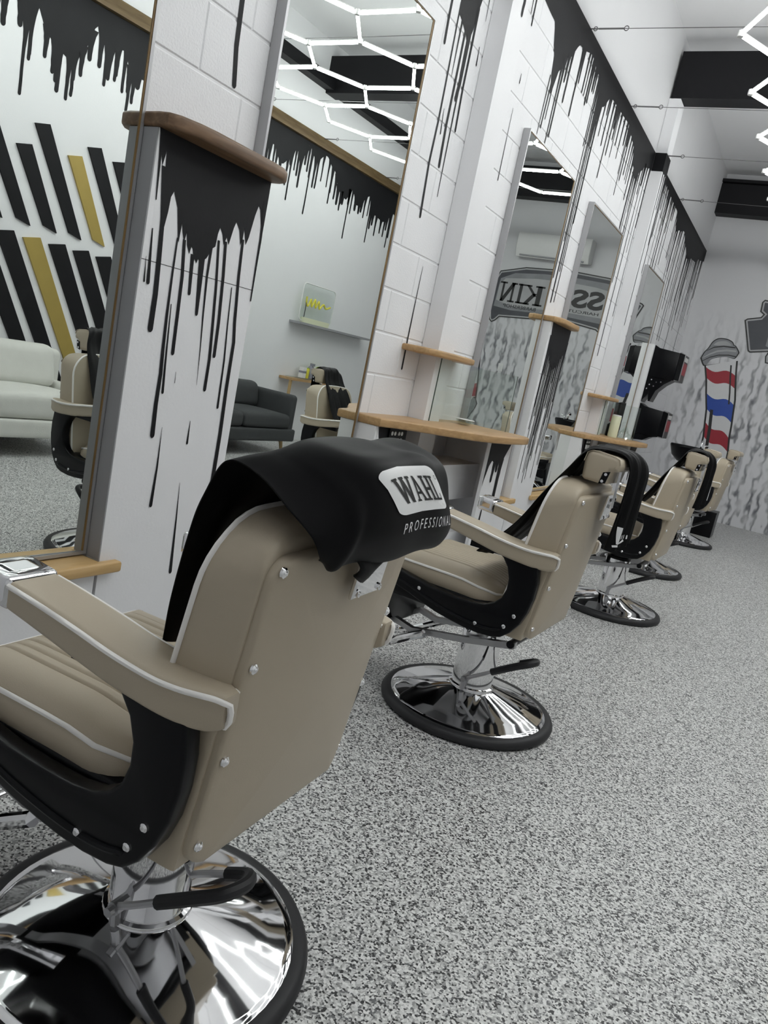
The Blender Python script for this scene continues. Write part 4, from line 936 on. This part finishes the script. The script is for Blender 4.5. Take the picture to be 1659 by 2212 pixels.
# ------------------------------------------------------------------ far corner: black wall cabinets, black box, wash basin
def wall_unit(y, z0, z1, xs, label, bracket):
    t = thing('wall_cabinet', label, 'cabinet', (0, y, z0), 0, 'black wall cabinets')
    H = z1 - z0
    obj('body', MB().bprism([(0.0, 0), (xs, 0), (xs, H - .02), (xs * .2, H), (0.0, H + .03)], lambda u, w, l: (u, l, w), 0.0, 0.32, .006, 2), M_PLAST, t)
    e = obj('silver_end', MB().prism([(0.0, 0.0), (0.06, 0.0), (0.06, H - .03), (0.0, H - .01)], lambda u, w, l: (xs + u, l, w), 0.02, 0.30), M_PLAST, t)
    for q in (0.018, 0.300): obj('silver_trim', MB().tube([(xs + .005, q, .006), (xs + .062, q, .006), (xs + .062, q, H - .03), (xs + .005, q, H - .012)], .006, 6), M_STEEL, e)
    obj('red_panel', MB().box(xs + .058, xs + .064, 0.03, 0.29, H * .25, H * .65), M_RED, e)
    obj('white_panel', MB().box(xs + .058, xs + .063, 0.03, 0.29, H * .70, H * .84), M_PLASTW, e)
    if bracket:
        k = [(0.0, 0.0), (xs * .95, 0.0), (xs * .7, -.06), (xs * .45, -.15), (xs * .33, -.28), (xs * .26, -.28), (xs * .2, -.16), (0.06, -.2), (0, -.3)]
        b = obj('bracket', MB().prism(k, lambda u, w, l: (u, l, w), .02, .26), M_PLAST, t)
        for u, w in ((.06, -.03), (.12, -.05), (.17, -.04), (.05, -.09), (.10, -.10), (.03, -.14)): obj('bolt', MB().tube([(u, .02, w), (u, .015, w)], .008, 8), M_CHROME, b)
    else:
        obj('skirt', MB().prism([(0.0, 0.0), (xs * .95, 0), (xs * .7, -.02), (xs * .45, -.07), (0, -.08)], lambda u, w, l: (u, l, w), .02, .26), M_PLAST, t)
wall_unit(9.5, 1.635, 1.975, .30, 'upper black wall cabinet with a silver and red end beyond the farthest mirror', True)
wall_unit(9.5, 0.965, 1.29, .29, 'lower black wall cabinet with a red striped end above the wash basin', False)
t = thing('floor_box', 'low matt black box on the floor behind the farthest chair', 'box', (1.03, 9.45, 0))
obj('body', MB().rbox((0, 0, .14), (.14, .16, .14), .008, 2), M_PLAST, t); obj('lid', MB().rbox((0, 0, .283), (.142, .162, .008), .004, 2), M_PLAST, t)
t = thing('wash_basin', 'round black hair wash basin with chrome tap behind the third chair', 'basin', (.74, 9.45, 0))
obj('bowl', MB().lathe([(.06, .74), (.16, .76), (.23, .82), (.26, .90), (.27, .93), (.262, .945), (.25, .935), (.22, .86), (.14, .80), (.02, .79)], 36), M_PLAST, t, 50)
obj('pedestal', MB().lathe([(.14, 0), (.13, .02), (.08, .1), (.07, .5), (.09, .74)], 24), M_PLAST, t, 50)
tp = obj('tap', MB().tube(smooth_path([(.08, -.16, .94), (.08, -.16, 1.0), (.08, -.12, 1.03), (.08, -.07, 1.01)], 4), .012, 8), M_CHROME, t)
obj('handle', MB().tube([(.12, -.17, .94), (.12, -.17, .985), (.16, -.17, .99)], .009, 8), M_CHROME, tp)

# ------------------------------------------------------------------ mural on the back wall (paint, flat on the wall)
YB = RL - 0.0015
lay_n = [0]
def paint(name, polys, m):
    lay_n[0] += 1; y = RL - 0.0008 - 0.0004 * lay_n[0]; mb = MB()
    for P in polys: mb.add([(x, y, z) for x, z in P], [tuple(range(len(P)))])
    return obj(name, mb, m, wback, 0)
def strip(L, R): return [[L[i], R[i], R[i + 1], L[i + 1]] for i in range(len(L) - 1)]
# pole: left and right edges going down
PLt = [(.374, 1.99), (.405, 1.90), (.44, 1.80), (.485, 1.62), (.54, 1.43), (.572, 1.22), (.596, 1.07), (.603, .95), (.61, .78)]
PRt = [(.735, 2.12), (.765, 1.96), (.808, 1.77), (.845, 1.62), (.868, 1.44), (.89, 1.28), (.905, 1.12), (.94, .93), (.95, .78)]
def along(P, z):
    for (xa, za), (xb, zb) in zip(P, P[1:]):
        if zb <= z <= za: return xa + (xb - xa) * (za - z) / (za - zb)
    return P[0][0] if z > P[0][1] else P[-1][0]
paint('pole_outline', strip([(x - .015, z) for x, z in PLt], [(x + .015, z) for x, z in PRt]), M_INK)
paint('pole_white', strip([(x + .008, z) for x, z in PLt], [(x - .008, z) for x, z in PRt]), M_MWHITE)
def band(zl0, zl1, zr0, zr1):
    o = []; n = 10
    for i in range(n):
        a, b = i / n, (i + 1) / n; q = []
        for t_, top in ((a, 1), (b, 1), (b, 0), (a, 0)):
            z = lerp(zl0 if top else zl1, zr0 if top else zr1, t_) + .03 * math.sin(2 * PI * t_) * (-1)
            q.append((lerp(along(PLt, z) + .008, along(PRt, z) - .008, t_), z))
        o.append(q)
    return o
paint('pole_red', band(1.97, 1.83, 1.93, 1.765) + band(1.258, 1.07, 1.125, .945), M_RED)
paint('pole_blue', band(1.634, 1.432, 1.557, 1.325), M_BLUE)
paint('pole_rods', strip([(along(PLt, z) + .045, z) for z in (1.44, 1.2, .95, .8)], [(along(PLt, z) + .085, z) for z in (1.44, 1.2, .95, .8)]) + strip([(along(PRt, z) - .075, z) for z in (2.05, 1.9, 1.7, 1.55)], [(along(PRt, z) - .055, z) for z in (2.05, 1.9, 1.7, 1.55)]), M_INK)
def blob(P, n=5):
    Q = smooth_path(list(P) + [P[0]], n); return [Q[:-1]]
CAPo = [(.285, 2.075), (.33, 2.00), (.37, 1.985), (.42, 2.075), (.50, 2.12), (.60, 2.145), (.70, 2.135), (.735, 2.20), (.735, 2.235), (.68, 2.30), (.655, 2.31), (.62, 2.35), (.54, 2.375), (.44, 2.365), (.38, 2.31), (.345, 2.22), (.31, 2.16)]
paint('cap_outline', blob(CAPo), M_INK)
paint('cap_grey', blob([(x + (.52 - x) * .07, z + (2.19 - z) * .07) for x, z in CAPo]), M_MGREY)
paint('cap_light', blob([(.40, 2.27), (.45, 2.32), (.55, 2.34), (.62, 2.30), (.56, 2.29), (.47, 2.275)]) + strip([(.315, 2.08), (.38, 2.13), (.47, 2.185), (.58, 2.215), (.70, 2.225)], [(.325, 2.10), (.385, 2.155), (.47, 2.21), (.58, 2.24), (.695, 2.245)]), M_MLITE)
paint('cap_line', strip([(.335, 2.175), (.42, 2.235), (.53, 2.265), (.68, 2.27)], [(.345, 2.19), (.42, 2.25), (.53, 2.28), (.675, 2.285)]) + strip([(.31, 2.03), (.40, 2.10), (.50, 2.145), (.62, 2.165), (.715, 2.16)], [(.31, 2.04), (.40, 2.112), (.50, 2.157), (.62, 2.177), (.717, 2.172)]), M_INK)
# second pole beyond the banner, seen in the mirrors
PLt2 = [(3.02, 2.02), (2.96, 1.75), (2.92, 1.56), (2.86, 1.15), (2.835, .88)]; PRt2 = [(3.36, 2.02), (3.30, 1.75), (3.26, 1.56), (3.20, 1.15), (3.175, .88)]
def band2(zl0, zl1, zr0, zr1): return [[(along(PLt2, zl0) + .008, zl0), (along(PRt2, zr0) - .008, zr0), (along(PRt2, zr1) - .008, zr1), (along(PLt2, zl1) + .008, zl1)]]
paint('pole_outline', strip([(x - .015, z) for x, z in PLt2], [(x + .015, z) for x, z in PRt2]), M_INK)
paint('pole_white', strip([(x + .008, z) for x, z in PLt2], [(x - .008, z) for x, z in PRt2]), M_MWHITE)
paint('pole_red', band2(1.15, .95, 1.02, .89) + band2(1.98, 1.80, 1.88, 1.70), M_RED); paint('pole_blue', band2(1.56, 1.39, 1.46, 1.30), M_BLUE)
for nm, k, m in (('cap_outline', 0, M_INK), ('cap_grey', .07, M_MGREY)):
    paint(nm, blob([(x + 2.66 + (.52 - x) * k, z + (2.19 - z) * k) for x, z in CAPo]) + blob([(x + 2.50 + (.52 - x) * k, 1.46 - (z - 1.46) + (z - 2.19) * k) for x, z in CAPo]), m)
# lettered banner
BAN = [(.690, 2.64), (.72, 2.665), (.87, 2.705), (.89, 2.74), (.845, 2.77), (.835, 2.89), (.86, 2.925), (1.0, 2.915), (1.26, 2.945), (1.70, 2.97), (2.10, 2.965), (2.5, 2.945), (2.89, 2.85), (2.94, 2.74), (3.06, 2.66), (3.08, 2.30), (2.93, 2.22), (2.905, 2.12), (2.86, 2.085), (2.80, 2.12), (2.75, 2.18), (2.42, 2.205), (1.7, 2.26), (1.27, 2.21), (1.16, 2.14), (1.07, 2.145), (1.05, 2.23), (1.07, 2.29), (.86, 2.245), (.83, 2.26)]
paint('banner_outline', [BAN], M_INK)
BI = inset(BAN, .016); paint('banner_rim', [BI], M_MLITE)
paint('banner_dark', [inset(BAN, .034)], M_MDARK)
paint('banner_mid', [[(1.02, 2.84), (1.3, 2.865), (1.75, 2.885), (2.2, 2.88), (2.65, 2.84), (2.86, 2.74), (2.88, 2.33), (2.6, 2.30), (1.8, 2.335), (1.15, 2.30), (1.02, 2.36)]], M_MGREY)
paint('banner_light', [[(1.08, 2.74), (1.4, 2.79), (1.8, 2.81), (2.3, 2.80), (2.78, 2.75), (2.86, 2.65), (2.86, 2.42), (2.6, 2.36), (1.8, 2.39), (1.15, 2.38)]], M_MLITE)
def wall_text(s, x0, x1, zb, zt, off=0.0):
    v, f = text_polys(s, 1.0, off); ax = min(p[0] for p in v); bx = max(p[0] for p in v); az = min(p[1] for p in v); bz = max(p[1] for p in v)
    lay_n[0] += 1; y = RL - 0.0008 - 0.0004 * lay_n[0]; mb = MB()
    mb.add([(lerp(x0, x1, (p[0] - ax) / (bx - ax)), y, lerp(zb, zt, (p[1] - az) / (bz - az))) for p in v], f)
    obj('mural_lettering', mb, M_INK, wback, 0)
wall_text("SS", 1.245, 1.715, 2.475, 2.735, 0.035); wall_text("'", 1.725, 1.755, 2.67, 2.745, 0.02)
lmw = []
for ch, x, w in (('K', 2.13, .33), ('I', 2.46, .20), ('N', 2.57, .27)):
    for q in slab_letter(ch): lmw.append([(x + a * w, 2.70 - b * .285) for a, b in q])
paint('mural_lettering', lmw, M_INK)
wall_text("HAIRCUTT", 1.28, 1.80, 2.405, 2.445, 0.01); wall_text("BARBERSHOP", 2.21, 2.73, 2.335, 2.385, 0.01)
lay_n[0] = 0
# split air conditioner high on the back wall (seen in the mirrors)
t = thing('air_conditioner', 'white split air conditioner on the back wall above the lettered banner', 'air conditioner', (2.10, RL, 3.06))
obj('case', MB().bprism([(0, 0.02), (0, .335), (-.20, .335), (-.225, .30), (-.225, .10), (-.17, .0)], lambda u, w, l: (l, u, w), -.55, .55, .012, 3), M_PLASTW, t)
obj('air_vane', MB().box(-.48, .48, -.205, -.175, .012, .030), M_GREY, t)
# small switch on the back wall
t = thing('wall_switch', 'small white switch on the smoky mural wall', 'switch', (2.55, RL, 1.45))
obj('plate', MB().rbox((0, -.006, 0), (.04, .006, .06), .004, 2), M_PLASTW, t); obj('rocker', MB().rbox((0, -.014, 0), (.012, .004, .02), .002, 2), M_PLASTW, t)

# ------------------------------------------------------------------ opposite (right) wall, seen in the mirrors
t = thing('slat_wall_art', 'slanted black and gold boards on the wall above the white sofa', 'wall art', (RW, 3.7, 1.6))
def slat(yb, zb, zt, w, m):
    k = -.53; yt = yb + k * (zt - zb)      # boards lean to the front
    pts = [(yb, zb + .015), (yb + w, zb - .015), (yt + w, zt + .03), (yt, zt)]
    obj('slat', MB().prism([(a - 3.7, b - 1.6) for a, b in pts], lambda u, w_, l: (-l, u, w_), 0.001, .018), m, t, 0)
TOPS = {-6: 2.35, -5: 2.2, -4: 2.42, -3: 2.3, -2: 2.40, -1: 2.25, 0: 2.50, 1: 2.17, 2: 2.355, 3: 2.22, 4: 2.335, 5: 2.30, 6: 2.2, 7: 2.4}
for i in range(-5, 7):
    slat(3.59 + .2233 * i, 1.64, TOPS[i], .118, M_GOLD if i in (3, -2) else M_BLACK)
    top = 1.53; y = 3.475 + .217 * i; yb = y + .50 * (top - .45); slat(yb, .45, top, .140, M_GOLD if i in (1, -4) else M_BLACK)
def sofa(label, x0, x1, y0, y1, m, zseat, zback, zarm, arm, legs, cush):
    t = thing('sofa', label, 'sofa', ((x0 + x1) / 2, (y0 + y1) / 2, 0)); cx, cy = (x0 + x1) / 2, (y0 + y1) / 2
    hx, hy = (x1 - x0) / 2, (y1 - y0) / 2
    obj('base', MB().rbox((0, 0, .205), (hx - .01, hy - .01, .065), .02, 3), m, t, 60)
    obj('back', MB().rbox((hx - .10, 0, (zback + .2) / 2), (.09, hy - .01, (zback - .2) / 2), .05, 4), m, t, 60)
    for s in (-1, 1): obj('arm', MB().rbox((0.02, s * (hy - arm / 2), (zarm + .16) / 2), (hx - .03, arm / 2, (zarm - .16) / 2), min(.05, arm / 2 - .005), 4), m, t, 60)
    n = cush; wy = (2 * hy - 2 * arm) / n
    puff = lambda zc, a: (lambda x, y, z: (x, y, z))
    for k in range(n):
        yc_ = -hy + arm + wy * (k + .5)
        obj('seat_cushion', MB().rbox((-.07, yc_, (zseat + .27) / 2), (hx - .09, wy / 2 - .006, (zseat - .27) / 2), .05, 4, lambda x, y, z, yc_=yc_: (x, y, z + (.025 * (1 - ((y - yc_) / (wy / 2)) ** 2) * (1 - ((x + .07) / hx) ** 2) if z > .36 else 0))), m, t, 60)
        obj('back_cushion', MB().rbox((hx - .26, yc_, (zback + .03 + zseat) / 2), (.085, wy / 2 - .008, (zback + .03 - zseat) / 2), .07, 4, lambda x, y, z: (x + (z - zseat) * .18, y, z)), m, t, 60)
    for sx in (-1, 1):
        for sy in (-1, 1): obj('leg', MB().tube([(sx * (hx - .10), sy * (hy - .13), .15), (sx * (hx - .08), sy * (hy - .11), 0)], [.022, .013], 10), legs, t)
    return t
sofa('white linen sofa with plump cushions under the slanted boards', 3.05, 3.86, 2.20, 3.98, M_SOFW, .45, .74, .50, .12, M_BRASS, 2)
sofa('charcoal fabric sofa with slim pale legs by the wall, seen in the second mirror', 3.05, 3.86, 5.10, 6.80, M_SOFD, .42, .66, .635, .10, M_BRASS, 2)
# floating shelf with an acrylic sign
t = obj('floating_shelf', MB().box(RW - .16, RW - .002, 7.42, 9.0, 1.405, 1.43), M_GREY); tag(t, 'long thin grey floating shelf carrying the clear sign', 'shelf')
t = thing('acrylic_sign', 'clear acrylic sign with yellow script standing on the grey floating shelf', 'sign', (RW - .09, 7.80, 1.431))
obj('panel', MB().prism(rrect(-.33, .33, .02, .45, .05, 4), lambda u, w, l: (l, u, w), -.006, .006), M_GLASS, t)
obj('frame_edge', MB().tube([(0, u, w) for u, w in rrect(-.33, .33, .02, .45, .05, 4)], .007, 6, closed=True), M_PLASTW, t)
scr = smooth_path([(-.01, -.25, .30), (-.01, -.24, .22), (-.01, -.20, .20), (-.01, -.16, .28), (-.01, -.13, .20), (-.01, -.08, .29), (-.01, -.05, .20), (-.01, 0, .28), (-.01, .03, .20), (-.01, .10, .26), (-.01, .16, .22), (-.01, .25, .25)], 5)
obj('script', MB().tube(scr, .011, 6), M_YELLOW, t)
obj('foot', MB().box(-.03, .03, -.26, .26, 0, .06), M_CREAM, t)
obj('cord', MB().tube(smooth_path([(-.012, -.25, .24), (-.012, -.245, .15), (-.012, -.25, .06), (-.012, -.25, .0)], 4), .005, 6), M_INK, t)
# console ledge with products
t = thing('console_table', 'narrow console with a wooden top and glass edge against the wall', 'table', (RW - .004, 7.83, 0))
obj('table_top', MB().box(-.20, 0, -.42, .42, .745, .775), M_OAK, t); obj('glass_top', MB().box(-.205, -.0, -.30, .43, .775, .785), M_GLASS, t)
for y in (-.40, .40): obj('leg', MB().box(-.18, -.15, y - .012, y + .012, 0, .745), M_BRASS, t)
t = thing('product_box', 'small white and blue product box on the console', 'box', (RW - .10, 7.725, .786)); obj('carton', MB().box(-.03, .03, -.035, .035, 0, .13), M_PLASTW, t); obj('stripe', MB().box(-.031, .031, -.036, .036, .06, .085), M_LAV, t)
t = thing('product_tin', 'small yellow green tin beside the product box', 'tin', (RW - .10, 7.81, .786)); obj('can', MB().lathe([(.03, 0), (.032, .004), (.032, .11), (.028, .12)], 20), M_YELLOW, t); obj('lid', MB().lathe([(.029, .12), (.029, .128), (.01, .13)], 20), M_GREEN, t)
t = thing('spray_bottle', 'grey spray bottle standing on the console', 'bottle', (RW - .10, 7.885, .786)); obj('bottle_body', MB().lathe([(.038, 0), (.04, .01), (.04, .13), (.025, .155), (.015, .16)], 20), M_LAV, t); obj('spray_head', MB().box(-.045, .015, -.012, .012, .16, .19), M_LAV, t)
t = thing('green_ball', 'round lime green sponge ball on the console', 'ball', (RW - .10, 8.09, .786)); obj('ball_body', MB().lathe([(.03, 0), (.075, .03), (.092, .08), (.08, .13), (.045, .16), (.01, .168)], 24), M_GREEN, t, 80); obj('label_band', MB().lathe([(.0925, .07), (.0935, .08), (.092, .09)], 24), M_GREEN, t)
